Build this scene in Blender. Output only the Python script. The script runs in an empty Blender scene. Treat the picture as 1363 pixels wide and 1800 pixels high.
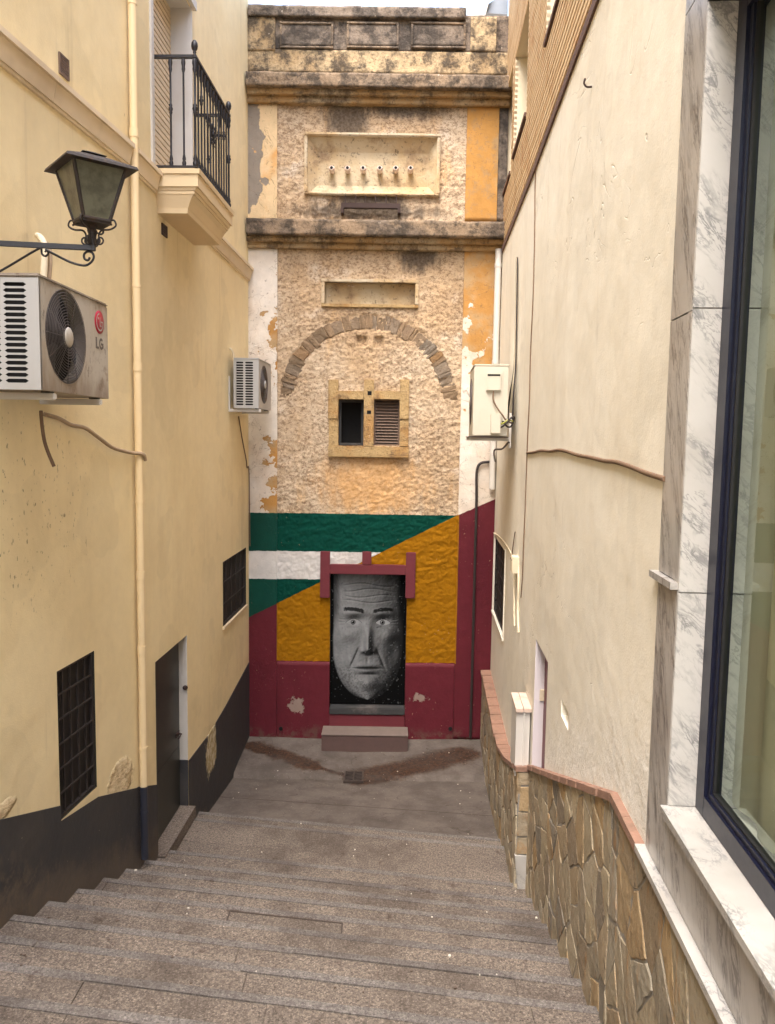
import bpy, bmesh, math, random
import numpy as np
from mathutils import Vector, Matrix

random.seed(7)
scene = bpy.context.scene
col = scene.collection

# ---------------------------------------------------------------- camera
F_PX, PITCH, ROLL, EYE, DF = 1370.0, math.radians(5.4), math.radians(.86), 4.15, 10.6
_f = Vector((0, math.cos(PITCH), -math.sin(PITCH)))
_u0 = Vector((0, math.sin(PITCH), math.cos(PITCH)))
_r0 = Vector((1, 0, 0))
_R = _r0 * math.cos(ROLL) + _u0 * math.sin(ROLL)
_U = _u0 * math.cos(ROLL) - _r0 * math.sin(ROLL)
cam_data = bpy.data.cameras.new('camera')
cam = bpy.data.objects.new('camera', cam_data)
col.objects.link(cam)
cam.matrix_world = Matrix(((_R.x, _U.x, -_f.x, 0), (_R.y, _U.y, -_f.y, 0), (_R.z, _U.z, -_f.z, EYE), (0, 0, 0, 1)))
cam_data.sensor_fit = 'HORIZONTAL'
cam_data.sensor_width = 36
cam_data.lens = 36 * F_PX / 1363
cam_data.clip_start = .05
cam_data.clip_end = 500
scene.camera = cam

# ---------------------------------------------------------------- world, sun, exposure
SUN_EL, SUN_AZ = math.radians(62), math.radians(200)      # azimuth from +Y towards +X
w = bpy.data.worlds.new('World')
scene.world = w
w.use_nodes = True
nt = w.node_tree
sky = nt.nodes.new('ShaderNodeTexSky')
sky.sky_type = 'NISHITA'
sky.sun_disc = False
sky.sun_elevation = SUN_EL
sky.sun_rotation = SUN_AZ
sky.air_density = 1.0
sky.dust_density = 4.0
sky.ozone_density = 1.0
hs = nt.nodes.new('ShaderNodeHueSaturation')
hs.inputs['Saturation'].default_value = .88
nt.links.new(sky.outputs[0], hs.inputs['Color'])
tint = nt.nodes.new('ShaderNodeMix')
tint.data_type = 'RGBA'
tint.blend_type = 'MULTIPLY'
tint.inputs[0].default_value = 1
tint.inputs[7].default_value = (1.0, 1.0, 1.0, 1)
nt.links.new(hs.outputs[0], tint.inputs[6])
nt.links.new(tint.outputs[2], nt.nodes['Background'].inputs['Color'])
nt.nodes['Background'].inputs['Strength'].default_value = .15
sun_data = bpy.data.lights.new('sun', 'SUN')
sun_data.energy = .7
sun_data.angle = math.radians(40)
sun_data.color = (1, .98, .94)
sun = bpy.data.objects.new('sun', sun_data)
col.objects.link(sun)
sd = Vector((math.sin(SUN_AZ) * math.cos(SUN_EL), math.cos(SUN_AZ) * math.cos(SUN_EL), math.sin(SUN_EL)))
sun.rotation_euler = sd.to_track_quat('Z', 'Y').to_euler()
sun.location = (0, 0, 20)
scene.view_settings.view_transform = 'Standard'
scene.view_settings.look = 'None'
scene.view_settings.gamma = 1
scene.view_settings.use_curve_mapping = False
scene.view_settings.exposure = 2.47
scene.render.engine = 'CYCLES'
scene.cycles.max_bounces = 8
scene.cycles.diffuse_bounces = 4
scene.cycles.use_adaptive_sampling = True
scene.cycles.adaptive_threshold = .025
scene.cycles.use_denoising = True

# ---------------------------------------------------------------- measuring (a picture point on a known plane)
def ray(u, v):
    return _f * F_PX + (u - 681.5) * _R - (v - 900) * _U
def onY(u, v, Y=DF):
    d = ray(u, v)
    return d * (Y / d.y) + Vector((0, 0, EYE))
def onZ(u, v, z):
    d = ray(u, v)
    return d * ((z - EYE) / d.z) + Vector((0, 0, EYE))

class Wall:
    """vertical plane from plan point a to b; n is its outward normal"""
    def __init__(s, a, b, out):
        s.a = Vector((a[0], a[1], 0)); s.b = Vector((b[0], b[1], 0))
        s.d = (s.b - s.a).normalized(); s.L = (s.b - s.a).length
        n = Vector((-s.d.y, s.d.x, 0))
        s.n = n if n.x * out > 0 else -n
    def pt(s, t, z, off=0):
        p = s.a + s.d * t + s.n * off
        return Vector((p.x, p.y, z))
    def sz(s, u, v, off=0):
        d = ray(u, v); o = s.a + s.n * off
        k = s.n.dot(o) / (s.n.x * d.x + s.n.y * d.y)
        p = d * k
        return (Vector((p.x, p.y, 0)) - s.a).dot(s.d), p.z + EYE
    def s_at_y(s, y):
        return (y - s.a.y) / s.d.y

# ---------------------------------------------------------------- mesh builder
ORG = {}
class MB:
    def __init__(s, M=None):
        s.v = []; s.f = []; s.mi = []; s.sm = []; s.M = M; s.m = 0
    def add(s, vs, fs, smooth=False):
        o = len(s.v)
        for p in vs:
            p = Vector(p)
            s.v.append(s.M @ p if s.M is not None else p)
        for f in fs:
            s.f.append([o + i for i in f]); s.mi.append(s.m); s.sm.append(smooth)
        return s
    def box(s, a, b):
        x0, y0, z0 = a; x1, y1, z1 = b
        return s.add([(x0,y0,z0),(x1,y0,z0),(x1,y1,z0),(x0,y1,z0),(x0,y0,z1),(x1,y0,z1),(x1,y1,z1),(x0,y1,z1)],
                     [(0,3,2,1),(4,5,6,7),(0,1,5,4),(1,2,6,5),(2,3,7,6),(3,0,4,7)])
    def cbox(s, a, b, c=.01, seg=2):
        bm = bmesh.new()
        bmesh.ops.create_cube(bm, size=1)
        ce = [(a[i] + b[i]) / 2 for i in range(3)]; sz = [abs(b[i] - a[i]) for i in range(3)]
        for v in bm.verts:
            v.co = Vector((ce[i] + v.co[i] * sz[i] for i in range(3)))
        c = min(c, min(sz) * .45)
        bmesh.ops.bevel(bm, geom=list(bm.edges), offset=c, segments=seg, affect='EDGES')
        bm.verts.index_update()
        s.add([v.co.copy() for v in bm.verts], [[v.index for v in f.verts] for f in bm.faces])
        bm.free()
        return s
    def quad(s, a, b, c, d):
        return s.add([a, b, c, d], [(0, 1, 2, 3)])
    def prism(s, bottom, top):
        n = len(bottom)
        fs = [tuple(range(n))[::-1], tuple(range(n, 2 * n))]
        for i in range(n):
            j = (i + 1) % n
            fs.append((i, j, n + j, n + i))
        return s.add(list(bottom) + list(top), fs)
    def wprism(s, wall, poly, o0, o1):
        return s.prism([wall.pt(a, z, o0) for a, z in poly], [wall.pt(a, z, o1) for a, z in poly])
    def wbox(s, wall, s0, s1, z0, z1, o0, o1):
        return s.wprism(wall, [(s0, z0), (s1, z0), (s1, z1), (s0, z1)], o0, o1)
    def tube(s, path, r, n=8, cap=True, smooth=True):
        path = [Vector(p) for p in path]
        rs = r if isinstance(r, (list, tuple)) else [r] * len(path)
        vs = []; up = None
        for i, p in enumerate(path):
            t = (path[min(i + 1, len(path) - 1)] - path[max(i - 1, 0)]).normalized()
            if up is None:
                up = Vector((0, 0, 1)) if abs(t.z) < .9 else Vector((1, 0, 0))
            a = up - t * up.dot(t)
            a.normalize(); up = a
            b = t.cross(a)
            for k in range(n):
                th = 2 * math.pi * k / n
                vs.append(p + (a * math.cos(th) + b * math.sin(th)) * rs[i])
        fs = []
        for i in range(len(path) - 1):
            for k in range(n):
                fs.append((i * n + k, i * n + (k + 1) % n, (i + 1) * n + (k + 1) % n, (i + 1) * n + k))
        s.add(vs, fs, smooth)
        if cap:
            s.add(vs[:n], [tuple(range(n))[::-1]]); s.add(vs[-n:], [tuple(range(n))])
        return s
    def lathe(s, prof, c, n=12, axis=None, smooth=True):
        """prof = [(r, h)] along axis from c"""
        ax = Vector(axis or (0, 0, 1)).normalized()
        a = Vector((1, 0, 0)) if abs(ax.x) < .9 else Vector((0, 1, 0))
        a = (a - ax * a.dot(ax)).normalized(); b = ax.cross(a)
        c = Vector(c); vs = []
        for r, h in prof:
            for k in range(n):
                th = 2 * math.pi * k / n
                vs.append(c + ax * h + (a * math.cos(th) + b * math.sin(th)) * r)
        fs = []
        for i in range(len(prof) - 1):
            for k in range(n):
                fs.append((i * n + k, i * n + (k + 1) % n, (i + 1) * n + (k + 1) % n, (i + 1) * n + k))
        s.add(vs, fs, smooth)
        if prof[0][0] > 1e-4: s.add(vs[:n], [tuple(range(n))[::-1]])
        if prof[-1][0] > 1e-4: s.add(vs[-n:], [tuple(range(n))])
        return s
    def panel(s, wall, s0, s1, z0, z1, holes=(), off=0, step=None):
        ss = {s0, s1}; zs = {z0, z1}
        for h in holes:
            ss |= {h[0], h[1]}; zs |= {h[2], h[3]}
        ss = sorted(x for x in ss if s0 <= x <= s1); zs = sorted(x for x in zs if z0 <= x <= z1)
        idx = {}; vs = []; fs = []
        def vi(i, j):
            if (i, j) not in idx:
                idx[i, j] = len(vs); vs.append(wall.pt(ss[i], zs[j], off))
            return idx[i, j]
        for i in range(len(ss) - 1):
            for j in range(len(zs) - 1):
                cs = (ss[i] + ss[i + 1]) / 2; cz = (zs[j] + zs[j + 1]) / 2
                if any(h[0] < cs < h[1] and h[2] < cz < h[3] for h in holes): continue
                fs.append((vi(i, j), vi(i + 1, j), vi(i + 1, j + 1), vi(i, j + 1)))
        return s.add(vs, fs)
    def reveal(s, wall, h, depth, back=False, off=0):
        a, b, c, d = h
        P = lambda t, z, o: wall.pt(t, z, o)
        s.quad(P(a,c,off), P(a,d,off), P(a,d,-depth), P(a,c,-depth))
        s.quad(P(b,c,off), P(b,d,off), P(b,d,-depth), P(b,c,-depth))
        s.quad(P(a,c,off), P(b,c,off), P(b,c,-depth), P(a,c,-depth))
        s.quad(P(a,d,off), P(b,d,off), P(b,d,-depth), P(a,d,-depth))
        if back: s.quad(P(a,c,-depth), P(b,c,-depth), P(b,d,-depth), P(a,d,-depth))
        return s
    def build(s, name, mat, parent=None, label=None, cat=None, group=None, kind=None, fixn=True):
        me = bpy.data.meshes.new(name)
        lo = Vector((min(p[i] for p in s.v) for i in range(3))); hi = Vector((max(p[i] for p in s.v) for i in range(3)))
        org = (lo + hi) / 2; org.z = lo.z
        me.from_pydata([p - org for p in s.v], [], s.f)
        mats = mat if isinstance(mat, (list, tuple)) else [mat]
        for m in mats: me.materials.append(m)
        me.polygons.foreach_set('material_index', s.mi)
        me.polygons.foreach_set('use_smooth', s.sm)
        if fixn:
            bm = bmesh.new(); bm.from_mesh(me)
            bmesh.ops.recalc_face_normals(bm, faces=bm.faces)
            bm.to_mesh(me); bm.free()
        me.update()
        return link(name, me, org, parent, label, cat, group, kind)

def tag(o, label=None, cat=None, group=None, kind=None):
    if label: o['label'] = label
    if cat: o['category'] = cat
    if group: o['group'] = group
    if kind: o['kind'] = kind
    return o
def link(name, data, org, parent=None, label=None, cat=None, group=None, kind=None):
    o = bpy.data.objects.new(name, data)
    col.objects.link(o)
    ORG[o.name] = Vector(org)
    if parent is not None:
        o.parent = parent
        o.location = Vector(org) - ORG[parent.name]
    else:
        o.location = org
    return tag(o, label, cat, group, kind)
def thing(name, org, label, cat, group=None):
    return link(name, None, org, None, label, cat, group)

# ---------------------------------------------------------------- lattice noise for relief
def vnoise(x, y, seed=0):
    x = np.asarray(x, float); y = np.asarray(y, float)
    xi = np.floor(x).astype(np.int64); yi = np.floor(y).astype(np.int64)
    fx = x - xi; fy = y - yi
    fx = fx * fx * (3 - 2 * fx); fy = fy * fy * (3 - 2 * fy)
    def h(a, b):
        n = (a * 374761393 + b * 668265263 + seed * 974711) & 0x7fffffff
        n = ((n ^ (n >> 13)) * 1274126177) & 0x7fffffff
        n = n ^ (n >> 16)
        return (n & 0xffff) / 65535.0
    return (h(xi, yi) * (1 - fx) + h(xi + 1, yi) * fx) * (1 - fy) + (h(xi, yi + 1) * (1 - fx) + h(xi + 1, yi + 1) * fx) * fy
def fbm(x, y, oct=4, seed=0, gain=.5):
    t = 0; a = 1; s = 0
    for i in range(oct):
        t = t + a * vnoise(np.asarray(x) * 2 ** i + 17.3 * i, np.asarray(y) * 2 ** i + 9.1 * i, seed + i); s += a; a *= gain
    return t / s

# ---------------------------------------------------------------- material graph helper
def lin(r, g, b):
    f = lambda c: c / 12.92 / 255 if c <= 10 else ((c / 255 + .055) / 1.055) ** 2.4
    return (f(r), f(g), f(b), 1)
class S:
    def __init__(s, g, sock): s.g = g; s.k = sock
    def _m(s, op, *o, clamp=False): return s.g.math(op, s, *o, clamp=clamp)
    def __add__(s, o): return s._m('ADD', o)
    __radd__ = __add__
    def __sub__(s, o): return s._m('SUBTRACT', o)
    def __rsub__(s, o): return s.g.math('SUBTRACT', o, s)
    def __mul__(s, o): return s._m('MULTIPLY', o)
    __rmul__ = __mul__
    def __truediv__(s, o): return s._m('DIVIDE', o)
    def __gt__(s, o): return s._m('GREATER_THAN', o)
    def __lt__(s, o): return s._m('LESS_THAN', o)
    def abs(s): return s._m('ABSOLUTE')
    def max(s, o): return s._m('MAXIMUM', o)
    def min(s, o): return s._m('MINIMUM', o)
    def pow(s, o): return s._m('POWER', o)
    def sqrt(s): return s._m('SQRT')
    def sat(s): return s._m('ADD', 0.0, clamp=True)
    def step(s, a, b):
        n = s.g.new('ShaderNodeMapRange'); n.interpolation_type = 'SMOOTHSTEP'
        s.g.put(n.inputs[0], s); s.g.put(n.inputs[1], a); s.g.put(n.inputs[2], b)
        return S(s.g, n.outputs[0])
class Graph:
    def __init__(s, tree): s.t = tree; s._p = None
    def new(s, t): return s.t.nodes.new(t)
    def put(s, inp, val):
        if isinstance(val, S): s.t.links.new(val.k, inp)
        elif isinstance(val, tuple) and len(val) == 3 and inp.type == 'RGBA': inp.default_value = (*val, 1)
        else: inp.default_value = val
    def math(s, op, *a, clamp=False):
        n = s.new('ShaderNodeMath'); n.operation = op; n.use_clamp = clamp
        for i, x in enumerate(a): s.put(n.inputs[i], x)
        return S(s, n.outputs[0])
    def pos(s):
        if s._p is None:
            n = s.new('ShaderNodeNewGeometry'); s._p = S(s, n.outputs['Position'])
        return s._p
    def obj(s):
        n = s.new('ShaderNodeTexCoord'); return S(s, n.outputs['Object'])
    def xyz(s):
        n = s.new('ShaderNodeSeparateXYZ'); s.put(n.inputs[0], s.pos())
        return [S(s, n.outputs[i]) for i in range(3)]
    def scale(s, v, sc):
        n = s.new('ShaderNodeMapping'); s.put(n.inputs[0], v); n.inputs['Scale'].default_value = sc
        return S(s, n.outputs[0])
    def noise(s, scale=1.0, detail=4, rough=.55, vec=None, st=None, dist=0.0, off=None):
        v = vec or s.pos()
        if st or off:
            n0 = s.new('ShaderNodeMapping'); s.put(n0.inputs[0], v)
            if st: n0.inputs['Scale'].default_value = st
            if off: n0.inputs['Location'].default_value = (off, off * .7, off * 1.3)
            v = S(s, n0.outputs[0])
        n = s.new('ShaderNodeTexNoise')
        s.put(n.inputs['Vector'], v); n.inputs['Scale'].default_value = scale
        n.inputs['Detail'].default_value = min(detail, 4); n.inputs['Roughness'].default_value = rough
        n.inputs['Distortion'].default_value = dist
        return S(s, n.outputs['Fac'])
    def voro(s, scale=1.0, feature='F1', vec=None, out='Distance', st=None, rnd=1.0):
        v = vec or s.pos()
        if st: v = s.scale(v, st)
        n = s.new('ShaderNodeTexVoronoi'); n.feature = feature
        s.put(n.inputs['Vector'], v); n.inputs['Scale'].default_value = scale
        n.inputs['Randomness'].default_value = rnd
        return S(s, n.outputs[out])
    def rnd(s):
        n = s.new('ShaderNodeObjectInfo'); return S(s, n.outputs['Random'])
    def mix(s, a, b, f, blend='MIX'):
        n = s.new('ShaderNodeMix'); n.data_type = 'RGBA'; n.blend_type = blend
        s.put(n.inputs[0], f); s.put(n.inputs[6], a); s.put(n.inputs[7], b)
        return S(s, n.outputs[2])
    def ramp(s, f, stops):
        n = s.new('ShaderNodeValToRGB'); s.put(n.inputs[0], f)
        cr = n.color_ramp
        while len(cr.elements) < len(stops): cr.elements.new(.5)
        for e, (p, c) in zip(cr.elements, stops): e.position = p; e.color = c
        return S(s, n.outputs[0])
    def attr(s, name):
        n = s.new('ShaderNodeAttribute'); n.attribute_name = name
        return S(s, n.outputs['Color'])
    def val(s, c, k):
        """colour times scalar socket"""
        n = s.new('ShaderNodeVectorMath'); n.operation = 'SCALE'
        s.put(n.inputs[0], c if isinstance(c, S) else c[:3]); s.put(n.inputs['Scale'], k)
        return S(s, n.outputs[0])
MATS = {}
def mat(name, fn):
    m = bpy.data.materials.new(name); m.use_nodes = True
    g = Graph(m.node_tree); b = m.node_tree.nodes['Principled BSDF']
    r = fn(g)
    for k, v in r.items():
        if k == 'bump': continue
        g.put(b.inputs[k], v)
    if 'bump' in r:
        last = None
        for h, dist in (r['bump'] if isinstance(r['bump'], list) else [r['bump']]):
            n = g.new('ShaderNodeBump'); n.inputs['Distance'].default_value = dist
            g.put(n.inputs['Height'], h)
            if last is not None: g.put(n.inputs['Normal'], last)
            last = S(g, n.outputs[0])
        g.put(b.inputs['Normal'], last)
    MATS[name] = m
    return m
def simple(name, c, rough=.6, metal=0.0, var=.12, sc=20, bump=.0006, spec=.5, dirt=0.0, dirtc=(40, 33, 26)):
    def fn(g):
        n = g.noise(sc, 5, .6)
        k = (n - .5) * (2 * var) + 1.0
        cc = g.val(lin(*c), k)
        if dirt:
            d = (g.noise(sc * .35, 6, .68, off=3.3).step(.5, .72)) * dirt
            cc = g.mix(cc, lin(*dirtc), d)
        r = {'Base Color': cc, 'Roughness': (n - .5) * .15 + rough, 'Metallic': metal, 'Specular IOR Level': spec}
        if bump > .001: r['bump'] = (g.noise(sc * 4, 3, .6), bump)
        return r
    return mat(name, fn)
# ---------------------------------------------------------------- main planes of the alley
_k = .169 / 1.658
LA = Wall((-2.212 + (-12 - 4.596) * _k, -12), (-2.043, 6.254), +1)  # unseen length behind the camera added to narrow the sky light
LB = Wall((-2.043, 6.254), (-1.892, 10.62), +1)
RN = Wall((1.299 - .0595 * 19.315, -12), (1.299, 7.315), -1)  # runs on unseen behind the camera, added to shade the near end
RW = Wall((1.299, 7.315), (1.466, 10.62), -1)
FX = lambda u, v, Y=DF: onY(u, v, Y).x
FZ = lambda u, v, Y=DF: onY(u, v, Y).z

# ---------------------------------------------------------------- materials
def seg_mask(g, x, y, a, b, w0, w1, nz):
    """soft mask round a ground segment a-b, w0 inner and w1 outer half width"""
    dx, dy = b[0] - a[0], b[1] - a[1]; L2 = dx * dx + dy * dy
    t = (((x - a[0]) * dx + (y - a[1]) * dy) / L2).sat()
    ex = x - (t * dx + a[0]); ey = y - (t * dy + a[1])
    d = (ex * ex + ey * ey).sqrt() + nz
    return 1.0 - d.step(w0, w1)
def blob(g, a, b, ca, cb, ra, rb, nz, soft=.25):
    d = (((a - ca) / ra).pow(2.0) + ((b - cb) / rb).pow(2.0)).sqrt() + nz
    return 1.0 - d.step(1 - soft, 1 + soft)

def m_plaster(name, base, alt, streak, left):
    def fn(g):
        x, y, z = g.xyz()
        n1 = g.noise(.7, 4, .6); n2 = g.noise(1.0, 5, .65, st=(2.2, 2.2, .35)); n3 = g.noise(9, 6, .7)
        c = g.mix(lin(*base), lin(*alt), n1.step(.35, .7))
        c = g.mix(c, lin(*streak), n2.step(.42, .8) * .34)
        c = g.val(c, (n3 - .5) * .16 + 1.0)
        spk = g.noise(34, 3, .6, st=(1, 1, .55))
        spots = spk.step(.72, .76) * g.noise(1.3, 3, .6, off=7.0).step(.48, .62) * .55
        c = g.mix(c, lin(92, 74, 52), spots)
        ck = (1.0 - ((g.noise(.75, 4, .6, dist=.7, off=14) - .5).abs()).step(.0, .0028)) * g.noise(.6, 2, .5, off=21).step(.50, .58)
        c = g.mix(c, lin(128, 104, 78), ck * (.0 if left else .3))
        drip = g.noise(1.0, 4, .7, st=(9, 9, .22), off=17).step(.56, .72) * g.noise(.9, 3, .6, off=23).step(.44, .62)
        c = g.mix(c, lin(150, 126, 96), drip * .2)
        patch = g.noise(1.1, 3, .5, off=41).step(.56, .575)
        c = g.val(c, patch * -.05 + 1.0)
        h = n3 * .3 - ck * (.0 if left else .5)
        if left:
            # run-off under the air conditioner and lichen specks
            ny = (g.noise(5, 4, .7, off=2.0) - .5) * 1.2
            m = blob(g, y, z, 4.75, 3.7, .7, .6, ny, .5) * spk.step(.63, .69) * .6
            c = g.mix(c, lin(86, 72, 55), m)
            m = blob(g, y, z, 6.9, 5.35, .9, 1.1, ny * .5, .9) * .3  # broad soft darkening of the wall below the balcony
            c = g.mix(c, lin(120, 96, 70), m)
            # blistered paint by the pipe and by the near dado
            p1 = blob(g, y, z, 5.93, 1.42, .22, .17, ny, .15) + blob(g, y, z, 4.3, 1.94, .2, .05, ny, .15)
            p1 = p1.sat()
            c = g.mix(c, g.mix(lin(224, 204, 166), lin(190, 166, 128), g.noise(7, 4, .6, off=5).step(.42, .58)), p1)
            h = h + p1 * g.noise(6, 5, .65, st=(1, 1.4, 3)) * 6.0
        else:
            ny = (g.noise(3.5, 5, .65, off=2.0) - .5) * 1.4
            # damp, whitish lower plaster rising from the dado
            dz = (z - (5.4 - y) * .39 - 1.55) + ny * .45
            damp = 1.0 - dz.step(.05, .85)
            c = g.mix(c, lin(236, 232, 225), damp * .9)
            c = g.mix(c, lin(196, 182, 158), (damp * g.noise(12, 6, .7, off=4).step(.55, .7)) * .6)
            h = h + damp * g.noise(11, 6, .7) * 2.2
        return {'Base Color': c, 'Roughness': .92, 'Specular IOR Level': .2, 'bump': [(g.noise(1.6, 3, .5), .02), (h + g.noise(90, 2, .6) * .2, .006)]}
    return mat(name, fn)
M_LEFT = m_plaster('plaster_yellow', (237, 219, 177), (231, 211, 166), (212, 190, 148), True)
M_RIGHT = m_plaster('plaster_cream', (235, 229, 214), (231, 223, 205), (216, 204, 184), False)

def f_dado(g):
    x, y, z = g.xyz()
    n = g.noise(2.2, 5, .65); n2 = g.noise(30, 4, .6)
    c = g.mix(lin(60, 60, 63), lin(72, 69, 68), n.step(.35, .7))
    c = g.mix(c, lin(150, 140, 122), n2.step(.70, .74) * .8)
    ny = (g.noise(9, 4, .7, st=(1, 1, .4)) - .5) * 2.0
    pl = blob(g, y, z, 8.52, .62, .22, .28, ny, .1)
    c = g.mix(c, g.mix(lin(176, 158, 116), lin(210, 200, 172), g.noise(16, 3).step(.45, .6)), pl)
    base = 1.0 - ((z + (y - 4.45) * .37 - 1.25) + (g.noise(5, 5, .7, off=9) - .5) * .5).step(.0, .28)
    c = g.mix(c, lin(112, 99, 86), base * .55)
    foot = blob(g, y, z + (y - 4.4) * .37, 4.4, 1.3, .6, .28, ny, .5) * g.noise(7, 5, .7).step(.45, .6)
    c = g.mix(c, lin(104, 92, 80), foot * .7)
    return {'Base Color': c, 'Roughness': n * .3 + .5, 'Specular IOR Level': .3, 'bump': [(n2, .002), (g.noise(3.0, 4, .6), .012), (pl * g.noise(20, 3), .004)]}
M_DADO = mat('dado_paint', f_dado)

# --- facade
A0, B0 = onY(439, 1084), onY(804, 906)
C0, E0 = onY(804, 906), onY(868, 878)
M1 = (B0.z - A0.z) / (B0.x - A0.x); M2 = (E0.z - C0.z) / (E0.x - C0.x)
XL, XR = FX(487, 1100), FX(804, 1050)
Z_TOP, Z_W1, Z_W0, Z_OCH = FZ(620, 903.5), FZ(520, 969), FZ(520, 1018), FZ(650, 1164)
GREEN, WHITE_P, OCHRE, MAROON = lin(3, 62, 51), lin(204, 200, 195), lin(146, 98, 10), lin(92, 31, 40)
def mural(g, base):
    x, y, z = g.xyz()
    nz = (g.noise(16, 3, .6) - .5) * .02
    z = z + nz
    below = (x * M1 + (A0.z - A0.x * M1)) > z
    right = x > XR
    l2 = (x * M2 + (C0.z - C0.x * M2)) > z
    inv = 1.0 - below
    top = (z < Z_TOP) * inv * (1.0 - right)
    c = g.mix(base, GREEN, top)
    c = g.mix(c, WHITE_P, top * (z < Z_W1) * (z > Z_W0))
    mar = (below * (1.0 - right) + l2 * right).sat()
    c = g.mix(c, MAROON, mar)
    och = below * (x > XL) * (x < XR) * (z > Z_OCH)
    c = g.mix(c, OCHRE, och)
    paint = (top + mar).sat()
    return c, paint
def wear(g, c, paint):
    k = (g.noise(5, 5, .7) - .5) * .55 + 1.0
    c2 = g.val(c, k)
    chips = g.noise(30, 4, .65, off=1.0).step(.66, .70) * g.noise(2.2, 3, .6, off=8).step(.5, .62)
    return g.mix(c2, lin(176, 150, 120), chips * paint * .8)
def f_stucco(g):
    x, y, z = g.xyz()
    big = g.noise(1.1, 4, .6)
    c = g.mix(lin(200, 181, 156), lin(190, 164, 132), big.step(.35, .65))
    c = g.mix(c, lin(206, 192, 174), g.noise(2.3, 4, .6, off=4).step(.55, .75) * .8)
    c = g.mix(c, lin(200, 158, 102), g.noise(1.0, 5, .7, st=(3, 1, .6), off=9).step(.55, .72) * .5)
    dens = (g.noise(1.4, 3, .6, off=12) - .5) * .12
    pits = (g.noise(27, 6, .80, st=(1, 1, 1.4)) + dens * 1.3).step(.47, .60)
    c = g.mix(c, lin(122, 98, 76), pits * .75)
    fine = g.noise(60, 4, .7).step(.56, .66)
    c = g.mix(c, lin(150, 120, 92), fine * .5)
    ny = (g.noise(6, 5, .7, st=(1.6, 1, .5)) - .5) * 1.6
    st = (blob(g, x, z, FX(608, 210), FZ(608, 205), .27, .36, ny, .4) + blob(g, x, z, FX(735, 450), FZ(735, 448), .28, .22, ny, .4)
          + blob(g, x, z, FX(715, 195), FZ(715, 190), .5, .13, ny, .5) + blob(g, x, z, FX(650, 372), FZ(650, 372), .9, .10, ny, .5)
          + blob(g, x, z, FX(650, 352), FZ(650, 350), .45, .1, ny, .5)).sat()
    c = g.mix(c, g.mix(lin(92, 84, 76), lin(64, 56, 50), g.noise(40, 3).step(.4, .6)), st * .85)
    rust = blob(g, x, z, FX(648, 850), FZ(648, 850), .62, .42, ny, .6)
    c = g.mix(c, lin(214, 160, 92), rust * .55)
    c, paint = mural(g, c)
    c = wear(g, c, paint)
    return {'Base Color': c, 'Roughness': .93 - paint * .08, 'Specular IOR Level': .12, 'bump': [(g.noise(30, 5, .7), .007), (g.noise(80, 3, .7), .005)]}
M_STUCCO = mat('stucco_rough', f_stucco)
def f_smooth(g):
    """smooth plaster of the pilasters: white and ochre coats peeling"""
    x, y, z = g.xyz()
    right = x > 0.0
    n = g.noise(4.2, 6, .66); n2 = g.noise(1.6, 3, .6, off=3)
    white = g.mix(lin(220, 212, 201), lin(210, 195, 178), n2.step(.4, .65))
    ochre = g.mix(lin(178, 132, 74), lin(174, 146, 108), g.noise(3.4, 4, .6, off=6).step(.4, .66))
    zr = FZ(840, 600)
    pr = (z - zr) * .55 + (n - .5) * 2.0 + n2 * .3
    peel_r = pr.step(.0, .06)
    pl = n + (n2 - .5) * .6
    edge = (x * -1.0 - 1.5).abs()
    peel_l = (pl - edge * .55).step(.515, .53)
    up = z > FZ(460, 385)
    c_l = g.mix(white, ochre, peel_l)
    c_lu = g.mix(lin(212, 186, 146), lin(208, 152, 84), n2.step(.45, .6))
    c_lu = g.mix(c_lu, lin(138, 128, 116), (g.noise(2.4, 4, .55, off=20) - (x + 1.7) * .5).step(.55, .57))
    c_l = g.mix(c_l, c_lu, up)
    c_r = g.mix(white, ochre, peel_r)
    c_ru = g.mix(lin(180, 134, 74), lin(172, 144, 104), (g.noise(1.9, 4, .6, off=2) + (z - 7.1) * -.12).step(.42, .56))
    c_ru = g.mix(c_ru, lin(150, 126, 96), g.noise(9, 5, .72, off=27).step(.48, .66) * .6)
    c_r = g.mix(c_r, c_ru, up)
    c = g.mix(c_l, c_r, right)
    ck = 1.0 - ((g.noise(2.2, 4, .6, dist=.6, off=31) - .5).abs()).step(.0, .006)
    c = g.mix(c, lin(120, 98, 76), ck * .55)
    c = g.mix(c, lin(92, 80, 66), g.noise(13, 6, .7, off=5).step(.6, .7) * .6)
    c, paint = mural(g, c)
    c = wear(g, c, paint)
    patch = (blob(g, x, z, FX(522, 1240), FZ(522, 1240), .10, .10, (g.noise(16, 4, .7, off=2) - .5) * 3.2, .12) + blob(g, x, z, FX(738, 1226), FZ(738, 1226), .10, .05, (g.noise(16, 4, .7, off=2) - .5) * 3.6, .12)).sat()
    c = g.mix(c, lin(150, 132, 120), patch * .85)
    foot = (1.0 - (z + (n - .5) * .3).step(.0, .16)) * g.noise(9, 4, .7).step(.45, .6)
    c = g.mix(c, lin(96, 76, 66), foot * .6)
    return {'Base Color': c, 'Roughness': .85 - paint * .2, 'Specular IOR Level': .2, 'bump': [(g.noise(3, 4, .6), .015), (peel_l * -1.0 - peel_r, .004), (g.noise(40, 4, .65), .003), (patch * -1.0, .006)]}
M_SMOOTH = mat('peeling_plaster', f_smooth)
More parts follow.
